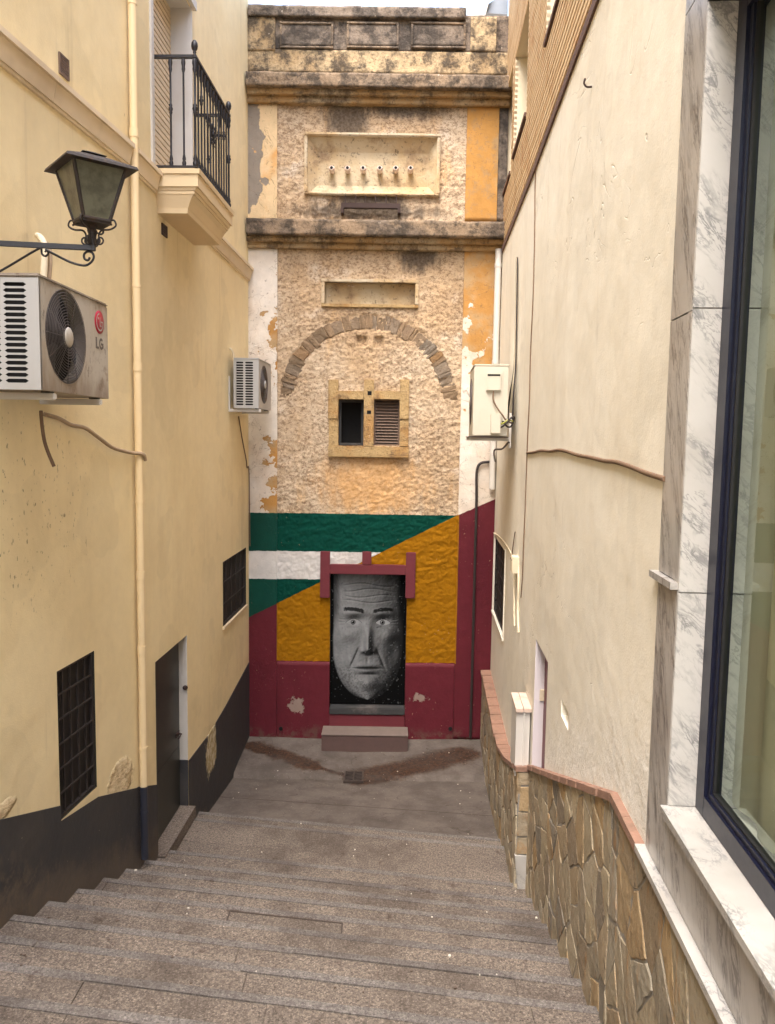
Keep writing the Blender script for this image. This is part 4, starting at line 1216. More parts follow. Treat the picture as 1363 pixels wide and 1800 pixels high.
# railing
ZR0, ZR1 = 6.425, 7.315; OF = .345
def bar_rect(name, p, q, hw_, hh):
    dv = (Vector(q) - Vector(p)).normalized(); sd_ = dv.cross(Vector((0, 0, 1))).normalized() * hw_; up = Vector((0, 0, hh))
    MB().prism([Vector(p) - sd_ - up, Vector(p) + sd_ - up, Vector(p) + sd_ + up, Vector(p) - sd_ + up], [Vector(q) - sd_ - up, Vector(q) + sd_ - up, Vector(q) + sd_ + up, Vector(q) - sd_ + up]).build(name, M_IRON, balcony)
N0, N1 = S0 + .03, S1 - .03
bar_rect('top_rail', LB.pt(N0, ZR1, -.01), LB.pt(N0, ZR1, OF), .018, .011); bar_rect('top_rail', LB.pt(N0 - .018, ZR1, OF), LB.pt(N1 + .018, ZR1, OF), .018, .0112); bar_rect('top_rail', LB.pt(N1, ZR1, -.01), LB.pt(N1, ZR1, OF), .018, .011)
bar_rect('bottom_rail', LB.pt(N0, ZR0, -.01), LB.pt(N0, ZR0, OF), .014, .007); bar_rect('bottom_rail', LB.pt(N0 - .014, ZR0, OF), LB.pt(N1 + .014, ZR0, OF), .014, .0072); bar_rect('bottom_rail', LB.pt(N1, ZR0, -.01), LB.pt(N1, ZR0, OF), .014, .007)
def baluster(p, knob, r=.0085, thick=1.0):
    h = ZR1 - ZR0 - .02; P = [(r, .008)]
    def kn(z, s=1.0): return [(r, z - .045 * s), (.015 * s, z - .03 * s), (.012, z - .018 * s), (.020 * s, z), (.012, z + .018 * s), (.015 * s, z + .03 * s), (r, z + .045 * s)]
    P = [(.016, .008), (.019, .03), (.012, .05), (.016, .062), (r, .10)]
    if knob: P += kn(knob)
    P += [(r, h - .11), (.016, h - .08), (.013, h - .06), (.019, h - .03), (.015, h)]
    MB().lathe([(q * thick, z) for q, z in P], (p[0], p[1], ZR0), 8).build('baluster', M_IRON, balcony)
for f_, kb in ((.40, .47), (.72, None)): baluster(LB.pt(N0, 0, OF * f_ ), kb)
for f_, kb in ((.40, .47), (.72, None)): baluster(LB.pt(N1, 0, OF * f_), kb)
nb = 12
for i in range(nb + 1):
    kb = None if i % 2 else [.47, .62, .55, .50, .55, .62, .47][i // 2]
    baluster(LB.pt(N0 + (N1 - N0) * i / nb, 0, OF), kb, thick=1.25 if i in (0, nb) else 1.0)
for s_e in (N0, N1):
    MB().lathe([(.016, 0), (.010, .012), (.016, .022), (.011, .032), (.024, .05), (.029, .072), (.026, .098), (.014, .118), (.0001, .124)], LB.pt(s_e, ZR1 + .011, OF), 10).build('finial', M_IRON, balcony)
# cast medallion in the middle of the front
mc = LB.pt((N0 + N1) / 2, ZR0 + .48, OF)
mm = MB()
for q in range(8):
    an = q * math.pi / 4; cx = mc + LB.d * (math.cos(an) * .055) + Vector((0, 0, math.sin(an) * .085))
    pts_ = [cx + LB.d * (math.cos(t2) * (.012 + .004 * t2)) + Vector((0, 0, math.sin(t2) * (.014 + .004 * t2))) for t2 in [k * .6 for k in range(9)]]
    mm.tube(pts_, .006, 5)
mm.lathe([(.0001, -.014), (.03, -.008), (.03, .008), (.0001, .014)], mc, 10, LB.n)
mm.build('medallion', M_IRON, balcony)

# ================================================================ DRAINPIPE
dp = thing('drainpipe', (LA.b.x + .06, LA.b.y, .62), 'cream drainpipe with dark painted foot running up the yellow house', 'drainpipe')
pc = LA.pt(LA.L, 0, .045) * .5 + LB.pt(0, 0, .045) * .5
zs_ = [.60, 1.232, 2.43, 3.05, 4.72, 6.5, 8.6, 11.4]
for i, (z0, z1) in enumerate(zip(zs_[:-1], zs_[1:])):
    MB().tube([(pc.x, pc.y, z0), (pc.x, pc.y, z1 - .001)], .031, 14).build('pipe_section', M_PIPEDK if i == 0 else M_PIPE, dp)
    if i not in (0,): MB().tube([(pc.x, pc.y, z1 - .07), (pc.x, pc.y, z1 - .004)], .0355, 14).build('socket', M_PIPE, dp)
for z in (1.0, 1.55, 3.6, 5.3, 7.4):
    MB().tube([(pc.x, pc.y, z), (pc.x, pc.y, z + .022)], .0348, 14).build('clip', M_PIPEDK if z < 1.2 else M_PIPE, dp)

# ================================================================ LANTERN
LY = 3.67
lp = onY(163, 437, LY)
lan = thing('wall_lantern', (lp.x, lp.y, lp.z), 'old dark iron wall lantern with greenish glass on a scrolled bracket', 'lantern')
arm0 = onY(-150, 420, LY - .12)
arm1 = onY(163, 436, LY)
dv = (arm1 - arm0).normalized(); up = Vector((0, 0, 1))
wall_hit = arm0 - dv * .1
MB().prism([wall_hit + Vector((0, -.011, -.011)), wall_hit + Vector((0, .011, -.011)), wall_hit + Vector((0, .011, .011)), wall_hit + Vector((0, -.011, .011))],
           [arm1 + Vector((.011, -.011, -.011)), arm1 + Vector((.011, .011, -.011)), arm1 + Vector((.011, .011, .011)), arm1 + Vector((.011, -.011, .011))]).build('bracket_arm', M_IRON, lan)
def spiral(c, ax, ay, r0, r1, t0, t1, n=22):
    return [c + ax * (math.cos(t0 + (t1 - t0) * k / n) * (r0 + (r1 - r0) * k / n)) + ay * (math.sin(t0 + (t1 - t0) * k / n) * (r0 + (r1 - r0) * k / n)) for k in range(n + 1)]
ex = dv; ez = Vector((0, 0, 1))
Lp = lambda u, v: onY(u, v, LY)
# brace scrolls below the arm
sc = [Lp(80, 438), Lp(100, 449), Lp(125, 461), Lp(148, 466.5), Lp(160, 461), Lp(165, 452), Lp(162, 444), Lp(154, 442), Lp(148, 447), Lp(149, 455), Lp(155, 457), Lp(158, 452)]
def smooth_path(P, n=5):
    out = []
    for i in range(len(P) - 1):
        p0, p1, p2, p3 = P[max(i - 1, 0)], P[i], P[i + 1], P[min(i + 2, len(P) - 1)]
        for k in range(n):
            t = k / n
            out.append(.5 * ((2 * p1) + (p2 - p0) * t + (2 * p0 - 5 * p1 + 4 * p2 - p3) * t * t + (3 * p1 - p0 - 3 * p2 + p3) * t ** 3))
    return out + [P[-1]]
MB().tube(smooth_path(sc), .0055, 6).build('scroll', M_IRON, lan)
sc = [Lp(-60, 512), Lp(-20, 488), Lp(20, 465), Lp(55, 444), Lp(70, 436)]
MB().tube(smooth_path(sc), .0055, 6).build('scroll', M_IRON, lan)
sc = [Lp(73, 437), Lp(74, 446), Lp(80, 450), Lp(85, 445), Lp(82, 440), Lp(79, 443)]
MB().tube(smooth_path(sc), .005, 6).build('scroll', M_IRON, lan)
# stem
stem_b = arm1 + Vector((0, 0, -.012)); stem_t = Lp(162, 391)
MB().tube([stem_b, stem_t], .014, 8).build('stem', M_LAMPIRON, lan)
# lantern body: square tapering box turned on its axis
rot = math.radians(40)
r_ = Vector((math.cos(rot), math.sin(rot), 0)); q_ = Vector((-math.sin(rot), math.cos(rot), 0))
bc = Vector((stem_t.x, stem_t.y, 0)); zb = Lp(165, 386).z - .01; zt2 = zb + .235
HB, HT = .058, .117
def ring(h, z): return [bc + r_ * (sx * h) + q_ * (sy * h) + Vector((0, 0, z)) for sx, sy in ((-1, -1), (1, -1), (1, 1), (-1, 1))]
B4, T4 = ring(HB, zb), ring(HT, zt2)
for i in range(4):
    j = (i + 1) % 4
    MB().tube([B4[i], T4[i]], .0095, 6).build('corner_bar', M_LAMPIRON, lan)
    MB().tube([T4[i], T4[j]], .010, 6).build('top_bar', M_LAMPIRON, lan)
    MB().tube([B4[i], B4[j]], .012, 6).build('bottom_bar', M_LAMPIRON, lan)
    ins = [B4[i] * .97 + B4[j] * .03, B4[j] * .97 + B4[i] * .03, T4[j] * .97 + T4[i] * .03, T4[i] * .97 + T4[j] * .03]
    nn = (ins[1] - ins[0]).cross(ins[3] - ins[0]).normalized() * .002
    MB().prism([p - nn for p in ins], [p + nn for p in ins]).build('glass_pane', M_LAMPGLASS, lan)
mbf = MB(); mbf.prism([p - Vector((0, 0, .014)) for p in ring(HB + .006, zb)], [p - Vector((0, 0, .004)) for p in ring(HB + .006, zb)]); mbf.build('base_plate', M_LAMPIRON, lan)
mr = MB()
e0, e1 = ring(HT + .042, zt2 - .010), ring(HT + .036, zt2 + .003)
r2 = ring(.045, zt2 + .05)
mr.add(e0 + e1 + r2, [(3, 2, 1, 0)] + [(i, (i + 1) % 4, 4 + (i + 1) % 4, 4 + i) for i in range(4)] + [(4 + i, 4 + (i + 1) % 4, 8 + (i + 1) % 4, 8 + i) for i in range(4)] + [(8, 9, 10, 11)])
rf = mr.build('hood', M_LAMPIRON, lan)
mr = MB(); mr.prism(ring(.055, zt2 + .054), ring(.012, zt2 + .072)); mr.build('chimney_cap', M_LAMPIRON, rf)
MB().lathe([(.02, 0), (.024, .06), (.03, .10), (.022, .14), (.0001, .15)], bc + Vector((0, 0, zb)), 10).build('lamp_holder', M_WHITE, lan)
# four supporting scrolls under the lantern
for k in range(4):
    dirv = (ring(1, 0)[k] - bc).normalized(); c0 = bc + Vector((0, 0, zb - .10))
    P = [c0 + dirv * .014, c0 + dirv * .035 + ez * .012, c0 + dirv * .03 + ez * .04, c0 + dirv * .045 + ez * .062, c0 + dirv * .085 + ez * .066, c0 + dirv * .112 + ez * .082, c0 + dirv * .105 + ez * .105, c0 + dirv * .088 + ez * .104, c0 + dirv * .085 + ez * .09, c0 + dirv * .094 + ez * .087]
    MB().tube(smooth_path(P), .0045, 6).build('support_scroll', M_LAMPIRON, lan)
    P = spiral(c0 + dirv * .036 + ez * .018, dirv, ez, .02, .006, -2.6, 5, 18)
    MB().tube(P, .0042, 6).build('support_scroll', M_LAMPIRON, lan)
MB().lathe([(.02, -.03), (.024, -.018), (.016, -.012), (.024, 0), (.018, .01)], bc + Vector((0, 0, zb - .02)), 8).build('stem_collar', M_LAMPIRON, lan)

# ================================================================ AIR CONDITIONERS
def holed(mb, P, x0, x1, y0, y1, hole, n=28):
    """flat cell (x,y)->P(x,y) with a hole given by hole(angle)->(x,y)"""
    cx, cy = (x0 + x1) / 2, (y0 + y1) / 2
    angs = sorted({2 * math.pi * k / n for k in range(n)} | {math.atan2(b - cy, a - cx) % (2 * math.pi) for a in (x0, x1) for b in (y0, y1)})
    O, I = [], []
    for t in angs:
        c, s = math.cos(t), math.sin(t)
        kx = ((x1 - cx) / c if c > 1e-9 else (x0 - cx) / c if c < -1e-9 else 1e9); ky = ((y1 - cy) / s if s > 1e-9 else (y0 - cy) / s if s < -1e-9 else 1e9)
        k = min(kx, ky); O.append((cx + c * k, cy + s * k)); I.append(hole(t, cx, cy))
    m = len(angs)
    mb.add([P(*p) for p in O] + [P(*p) for p in I], [(i, (i + 1) % m, m + (i + 1) % m, m + i) for i in range(m)])
    return I
def stadium(hx, hy):
    def f(t, cx, cy):
        c, s = math.cos(t), math.sin(t); st = hx - hy
        k = hy / abs(s) if abs(s) > 1e-9 else 1e9
        x = c * k
        if abs(x) > st:                                            # on the round end
            sg = 1 if c > 0 else -1
            A = 1; Bq = -2 * sg * st * c; Cq = st * st - hy * hy
            k = (-Bq + math.sqrt(max(Bq * Bq - 4 * Cq, 0))) / 2
        return (cx + c * k, cy + s * k)
    return f
def ac_unit(name, M, wd, dp_, ht, m, label, grille_end, fan_c, fan_r, logo=None):
    """local x along the width, y outwards, z up; back at y=0"""
    root = thing(name, M @ Vector((wd / 2, dp_ / 2, 0)), label, 'air conditioner', 'outdoor air conditioner units')
    T = lambda: MB(M)
    ex_ = wd if grille_end else 0.0
    ins = .02
    b = T(); xa, xb = (0, wd - ins) if grille_end else (ins, wd)
    # case: back, top, bottom, far end; front panel has the fan opening
    b.box((xa, 0, 0), (xb, .012, ht)); b.cbox((0 - .004, -.004, ht - .022), (wd + .004, dp_ + .006, ht + .002), .01); b.box((xa, .0125, 0), (xb, dp_ - .002, .012))
    fx = 0 if grille_end else wd - .012
    b.box((fx, .0125, .0125), (fx + .012, dp_ - .0025, ht - .0225))
    b.box((wd - .018 if grille_end else 0.006, .0125, .0125), (wd - .006 if grille_end else .018, .03, ht - .0225))
    case = b.build('case', m, root)
    f = T()
    cx, cz = fan_c; R_ = fan_r
    PF = lambda x, z: (x, dp_, z)
    holed(f, PF, cx - R_ * 1.06, cx + R_ * 1.06, 0.002, ht - .023, lambda t, a, c_: (a + math.cos(t) * R_, cz + math.sin(t) * R_), 44)
    f.quad(PF(0, .002), PF(cx - R_ * 1.06, .002), PF(cx - R_ * 1.06, ht - .023), PF(0, ht - .023)); f.quad(PF(cx + R_ * 1.06, .002), PF(wd, .002), PF(wd, ht - .023), PF(cx + R_ * 1.06, ht - .023))
    # shroud
    n = 40
    vs = [(cx + math.cos(2 * math.pi * k / n) * R_, y, cz + math.sin(2 * math.pi * k / n) * R_) for y in (dp_, dp_ - .07) for k in range(n)]
    f.add(vs, [(k, (k + 1) % n, n + (k + 1) % n, n + k) for k in range(n)], True)
    # rounded front edges
    f.build('front_panel', m, root, fixn=False)
    T().lathe([(R_ + .001, 0), (.0001, .001)], (cx, dp_ - .075, cz), 40, (0, 1, 0)).build('fan_well', M_VOID, root)
    for k in range(3):
        a0 = k * 2.094 + .4; P = []
        for q in range(7):
            t = a0 + q * .17; P.append((t, .05 + .03 * math.sin(q / 6 * math.pi)))
        vs = []; 
        for t, y in P:
            vs += [(cx + math.cos(t) * .05, dp_ - .06 + (y - .05) * .6, cz + math.sin(t) * .05), (cx + math.cos(t + .25) * R_ * .92, dp_ - .06 + (t - a0) * .025, cz + math.sin(t + .25) * R_ * .92)]
        T().add(vs, [(2 * q, 2 * q + 2, 2 * q + 3, 2 * q + 1) for q in range(6)], True).build('fan_blade', M_FAN, root)
    gr = T()
    nr = 14 if R_ > .22 else 10
    for q in range(nr):
        r = .055 + (R_ - .055) * q / (nr - 1)
        gr.tube([(cx + math.cos(2 * math.pi * k / 40) * r, dp_ + .004 + .010 * (1 - (r / R_) ** 2), cz + math.sin(2 * math.pi * k / 40) * r) for k in range(41)], .0020, 4, cap=False)
    for q in range(12):
        t = q * math.pi / 6
        gr.tube([(cx + math.cos(t) * .05, dp_ + .013, cz + math.sin(t) * .05), (cx + math.cos(t) * R_, dp_ + .003, cz + math.sin(t) * R_)], .0022, 4)
    g_o = gr.build('fan_grille', M_WIRE, root)
    T().lathe([(.0001, .024), (.045, .022), (.055, .016), (.055, .008)], (cx, dp_, cz), 20, (0, 1, 0)).build('grille_hub', m, g_o)
    if grille_end:
        sp = T(); PS = lambda y, z: (wd, y, z); nrow = 17
        y0, y1 = .012, dp_ - .055; ym = (y0 + y1) / 2; z0, z1 = .03, ht - .04; ph = (z1 - z0) / nrow
        for i in range(nrow):
            for (a, c_) in ((y0, ym), (ym, y1)):
                I = holed(sp, PS, a, c_, z0 + i * ph, z0 + (i + 1) * ph, stadium((c_ - a) / 2 - .008, ph * .33), 16)
        sp.quad(PS(0, 0), PS(dp_, 0), PS(dp_, z0), PS(0, z0)); sp.quad(PS(0, z1), PS(dp_, z1), PS(dp_, ht - .022), PS(0, ht - .022)); sp.quad(PS(0, z0), PS(y0, z0), PS(y0, z1), PS(0, z1)); sp.quad(PS(y1, z0), PS(dp_, z0), PS(dp_, z1), PS(y1, z1))
        sp.quad((wd, dp_, 0), (wd - .02, dp_, 0), (wd - .02, dp_, ht - .022), (wd, dp_, ht - .022))
        sp.build('side_grille', MATS['ac_white'], root, fixn=False)
        T().box((wd - .03, .03, .02), (wd - .022, dp_ - .03, ht - .03)).build('dark_backing', M_VOID, root)  # black sheet stands in for the shade behind the slots
    if logo:
        lx_, lz_, lr = logo
        lg = T().lathe([(lr, .0), (lr, .004), (.0001, .0045)], (lx_, dp_, lz_), 28, (0, 1, 0)).build('badge', M_RED, root)
        y = dp_ + .0055
        def arcband(r0, r1, t0, t1, n=18):
            vs = []
            for k in range(n + 1):
                t = t0 + (t1 - t0) * k / n
                vs += [(lx_ - math.cos(t) * r0, y, lz_ + math.sin(t) * r0), (lx_ - math.cos(t) * r1, y, lz_ + math.sin(t) * r1)]
            return vs, [(2 * k, 2 * k + 1, 2 * k + 3, 2 * k + 2) for k in range(n)]
        e = T(); e.add(*arcband(lr * .66, lr * .78, math.radians(95), math.radians(360)))
        # (mirrored x: local x runs against the reading direction)
        X = lambda q: lx_ - q * lr
        def rq(x0, x1, z0, z1): e.quad((X(x0), y, lz_ + z0 * lr), (X(x1), y, lz_ + z0 * lr), (X(x1), y, lz_ + z1 * lr), (X(x0), y, lz_ + z1 * lr))
        rq(.22, .72, -.02, .1); rq(-.02, .10, -.38, .42); rq(.10, .34, -.38, -.27)
        e.lathe([(lr * .11, 0), (.0001, .0004)], (X(-.30), y - .0002, lz_ + lr * .30), 12, (0, 1, 0))
        e.build('badge_mark', MATS['ac_white'], lg, fixn=False)
        tz = lz_ - lr * 2.35; h = lr * .98; y = dp_ + .002
        e = T(); x_ = lx_ + lr * .82
        def b3(x0, x1, z0, z1): e.box((x_ - x1, dp_, tz + z0), (x_ - x0, dp_ + .002, tz + z1))
        b3(0, h * .24, 0, h); b3(h * .241, h * .62, 0, h * .2)
        e.build('letter', M_GREYTXT, root)
        e = T(); gc = x_ - h * 1.2; gz_ = tz + h * .5; vs = []; n = 22
        for k in range(n + 1):
            t = math.radians(45 + 300 * k / n)
            for r in (.52, .29): vs += [(gc - math.cos(t) * r * h * .95, dp_ + .002, gz_ + math.sin(t) * r * h), ]
        e.add(vs, [(2 * k, 2 * k + 1, 2 * k + 3, 2 * k + 2) for k in range(n)])
        e.box((gc - h * .5, dp_, gz_ - h * .38), (gc - h * .3, dp_ + .0021, gz_ + h * .08)); e.box((gc - h * .295, dp_, gz_ - h * .10), (gc - h * .05, dp_ + .0021, gz_ + h * .08))
        e.build('letter', M_GREYTXT, root, fixn=False)
    return root
def frame_mat(o, ex, n):
    ex = Vector(ex).normalized(); n = Vector(n).normalized(); z = Vector((0, 0, 1))
    return Matrix(((ex.x, n.x, z.x, o[0]), (ex.y, n.y, z.y, o[1]), (ex.z, n.z, z.z, o[2]), (0, 0, 0, 1)))
# big dirty unit, front face towards the alley
fn_, ff_ = Vector((-1.815, 4.10, 0)), Vector((-1.795, 5.03, 0))
exd = (fn_ - ff_).normalized(); nd = Vector((-exd.y, exd.x, 0)); nd = nd if nd.x > 0 else -nd
DPT = .345
o1 = ff_ - nd * DPT; wd1 = (fn_ - ff_).length
M1_ = frame_mat((o1.x, o1.y, 4.375), exd, nd)
ac1 = ac_unit('air_conditioner', M1_, wd1, DPT, .593, M_AC, 'large dirty white air conditioner with red badge below the lantern', True, (wd1 - .32, .31), .256, (.136, .462, .070))
# drip path stain plate under the fan is part of the dirt; brackets
def bracket(root, M, x, d0, d1, ht_, m):
    b = MB(M)
    b.cbox((x - .02, d0, -.045), (x + .02, d1, -.008), .006)
    b.build('bracket_arm', m, root)
    MB(M).cbox((x - .02, d0, -.045 - .001), (x + .02, d0 + .02, ht_), .004).build('bracket_post', m, root)
    MB(M).cbox((x - .03, d1 - .07, -.0075), (x + .03, d1 - .02, .0), .002).build('rubber_foot', M_GASKET, root)
wallx = lambda y: LA.pt(sA(y), 0).x
bracket(ac1, M1_, .12, -.10, DPT - .0, -.02, M_WHITE); bracket(ac1, M1_, wd1 - .17, -.14, DPT - .0, -.02, M_WHITE)
# second unit, far end of the yellow house
fn2, ff2 = Vector((-1.561, 9.40, 0)), Vector((-1.535, 10.2, 0))
exd2 = (fn2 - ff2).normalized(); nd2 = Vector((-exd2.y, exd2.x, 0)); nd2 = nd2 if nd2.x > 0 else -nd2
o2 = ff2 - nd2 * .302
M2_ = frame_mat((o2.x, o2.y, 4.485), exd2, nd2)
ac2 = ac_unit('air_conditioner', M2_, .80, .302, .593, M_AC2, 'small white air conditioner with slotted side beside the white pilaster', True, (.47, .30), .23)
bracket(ac2, M2_, .10, -.055, .30, .3, M_WHITE); bracket(ac2, M2_, .74, -.075, .32, .38, M_WHITE)
# third unit on the right wall, service end towards the steps
fn3, ff3 = Vector((.880, 8.2, 0)), Vector((.925, 9.05, 0))
exd3 = (ff3 - fn3).normalized(); nd3 = Vector((-exd3.y, exd3.x, 0)); nd3 = nd3 if nd3.x < 0 else -nd3
D3 = .36; o3 = fn3 - nd3 * D3
M3_ = frame_mat((o3.x, o3.y, 4.185), exd3, nd3)
ac3 = ac_unit('air_conditioner', M3_, .85, D3, .745, M_AC3, 'tall beige air conditioner on the right wall with cables at its service end', False, (.5, .38), .25)
a3 = MB(M3_)
a3.cbox((-.014, .004, .004), (.006, D3 + .002, .722), .008)
end = a3.build('end_panel', M_AC3, ac3)
MB(M3_).cbox((-.024, D3 - .30, .01), (-.0145, D3 - .06, .69), .006).build('panel_rib', M_AC3, end)
MB(M3_).cbox((-.060, .085, .47), (-.0245, .235, .66), .008).build('grip_cover', M_AC3, end)
MB(M3_).box((-.0625, .095, .622), (-.0605, .225, .640)).build('grip_slot_dark', M_VOID, end)  # black strip on the cover paints the shade of a slot
MB(M3_).cbox((-.085, .08, .03), (-.0245, .18, .235), .008).build('valve_cover', M_AC3, end)
bracket(ac3, M3_, .06, -.03, D3 + .03, -.03, M_WHITE); bracket(ac3, M3_, .78, -.05, D3 + .03, -.03, M_WHITE)
MB(M3_).cbox((.04, -.045, -.12), (.08, -.02, .25), .004).build('wall_rail', M_WHITE, ac3)
MB(M3_).box((-.03, -.01, -.009), (.88, D3 + .03, -.001)).build('base_tray', M_RUST, ac3)
# ================================================================ CREAM HOUSE on the right
ch = thing('cream_house', (1.4, 7, 0), 'cream plastered house with stone base and thin brick upper storey on the right', 'house')
sN = RN.s_at_y; sR = RW.s_at_y
ZBR = 6.62                                     # foot of the brick storey
TOPR = 10.6
WR_ = (sR(8.99), sR(10.46), 1.84, 2.85)
DRT = (sN(5.60), sN(6.285), 1.35, 2.526)
na, nz1 = RN.sz(1000.5, 1250); nb_, nz2 = RN.sz(987.5, 1228); nz0 = RN.sz(1001, 1289)[1]
NI = (min(na, nb_), max(na, nb_), nz0, nz2)
mb = MB(); mb.panel(RN, sN(2.93), RN.L, -.5, ZBR, [DRT, NI]); mb.build('wall', M_RIGHT, ch)
mb = MB(); mb.panel(RW, 0, RW.L, -.5, ZBR, [WR_]); mb.build('wall', M_RIGHT, ch)
mb = MB(); mb.prism([RN.pt(sN(2.6), -.5, -.6), RN.pt(RN.L, -.5, -.6), RW.pt(RW.L, -.5, -.6), (5, 10.6, -.5), (5, 2.6, -.5)], [RN.pt(sN(2.6), TOPR, -.6), RN.pt(RN.L, TOPR, -.6), RW.pt(RW.L, TOPR, -.6), (5, 10.6, TOPR), (5, 2.6, TOPR)])
mb.build('body', M_RIGHT, ch)
# small broken pocket in the plaster
MB().reveal(RN, NI, .045, back=True).build('wall_pocket', M_RIGHT, ch)
# window with grille
grille_window(RW, WR_, 2, 5, 'window', ch, M_RIGHT, .07, .007)
f = MB(); a, b, c, d = WR_; t = .035
f.wbox(RW, a - t, b + t, c - t, c - .001, -.01, .02); f.wbox(RW, a - t, a - .001, c, d + t, -.01, .012); f.wbox(RW, b + .001, b + t, c, d + t, -.01, .012); f.build('window_surround', M_RIGHT, ch)
# recessed maroon door
rv = MB().reveal(RN, DRT, .085).build('door_recess', M_LAV, ch)
a, b, c, d = DRT
lf_ = MB().wbox(RN, a - .15, b + .02, c, d, -.12, -.08).build('door_leaf', M_MARDOOR, ch)
pz = RN.sz(948, 1243)[1]
MB().cbox((RN.pt(b, 0, -.10).x - .055, RN.pt(b, 0).y - .02, pz - .05), (RN.pt(b, 0, -.10).x + .0, RN.pt(b, 0).y + .01, pz + .045), .004).build('bell_plate', M_CABLEW, ch)

# --- brick storey: individual courses, cut round the openings
def wbrick(u_near, v_near, u_far, v_far, wall):
    return wall.sz(u_near, v_near), wall.sz(u_far, v_far)
def yof(wall, s): return (wall.a + wall.d * s).y
# openings measured along the wall as y ranges (near, far) with sill and head height
def opening(near, far, head):
    W = lambda u, v: (RN if RN.sz(u, v)[0] <= RN.L else RW)
    wn = W(*near); s0, z0 = wn.sz(*near); wf = W(*far); s1, z1 = wf.sz(*far); wh = W(*head); z2 = wh.sz(*head)[1]
    return yof(wn, s0), yof(wf, s1), (z0 + z1) / 2, z2
OP = [opening((1010, -85), (960, 58), (985, -300)), opening((925.5, 193), (902, 279), (926, 18)), opening((898, 292), (885, 350), (898, 135))]
def poly_pt(y, z, off):
    w_ = RN if y <= 7.315 else RW
    return w_.pt(w_.s_at_y(y), z, off)
YB0, YB1 = 2.93, 10.60
def wrun(mb, y0, y1, z0, z1, o0, o1):
    cutsy = [y0] + ([7.315] if y0 < 7.315 < y1 else []) + [y1]
    for p, q in zip(cutsy[:-1], cutsy[1:]):
        w_ = RN if (p + q) / 2 <= 7.315 else RW
        mb.wbox(w_, w_.s_at_y(p), w_.s_at_y(q), z0, z1, o0, o1)
    return mb
upper = MB()
hs_ = []
for w_, s0, s1, ya, yb in ((RN, sN(YB0), RN.L, YB0, 7.315), (RW, 0, RW.L, 7.315, 10.62)):
    hh = []
    for (p, q, z0, z1) in OP:
        p2, q2 = max(p, ya), min(q, yb)
        if q2 > p2: hh.append((w_.s_at_y(p2), w_.s_at_y(q2), z0, z1))
    upper.panel(w_, s0, s1, ZBR + .001, TOPR, hh, off=-.036)
upo = upper.build('brick_backing', M_JOINT, ch)
pitch = .060; z = ZBR + .06; nco = 0
while z < TOPR - .05:
    runs = [(YB0, YB1)]
    for (p, q, z0, z1) in OP:
        if z + pitch > z0 - .03 and z < z1 + .01:
            nr_ = []
            for a, b in runs:
                if q <= a or p >= b: nr_.append((a, b)); continue
                if p > a + .03: nr_.append((a, p))
                if q < b - .03: nr_.append((q, b))
            runs = nr_
    for a, b in runs:
        o_ = wrun(MB(), a, b, z, z + pitch - .025, -.034, random.uniform(-.0015, .0015)).build('brick_course', M_BRICK, upo)
        nco += 1
    z += pitch
# dark brick starter course, brick by brick
y = YB0
while y < YB1:
    y2 = min(y + .235, YB1); wrun(MB(), y + .004, y2 - .004, ZBR - .028, ZBR + .042, -.013, .016).build('starter_brick', M_DKBRICK, upo); y = y2
for (p, q, z0, z1) in OP:
    for w_ in (RN, RW):
        ya, yb = (YB0, 7.315) if w_ is RN else (7.315, 10.6)
        if not (ya <= (p + q) / 2 <= yb): continue
        h = (w_.s_at_y(p), w_.s_at_y(q), z0, z1)
        o_ = MB().reveal(w_, h, .30).build('upper_window', M_REVEAL, ch)
        MB().wbox(w_, h[0], h[1], z0, z1, -.32, -.28).build('pane', M_DKGLASS, o_)
        MB().wbox(w_, h[0] - .0, h[1] + .0, z0 - .032, z0 + .006, -.2, .018).build('sill', M_DKBRICK, o_)
wrun(MB(), YB0, YB1, TOPR, TOPR + .12, -.6, .10).build('eaves', M_REVEAL, ch)

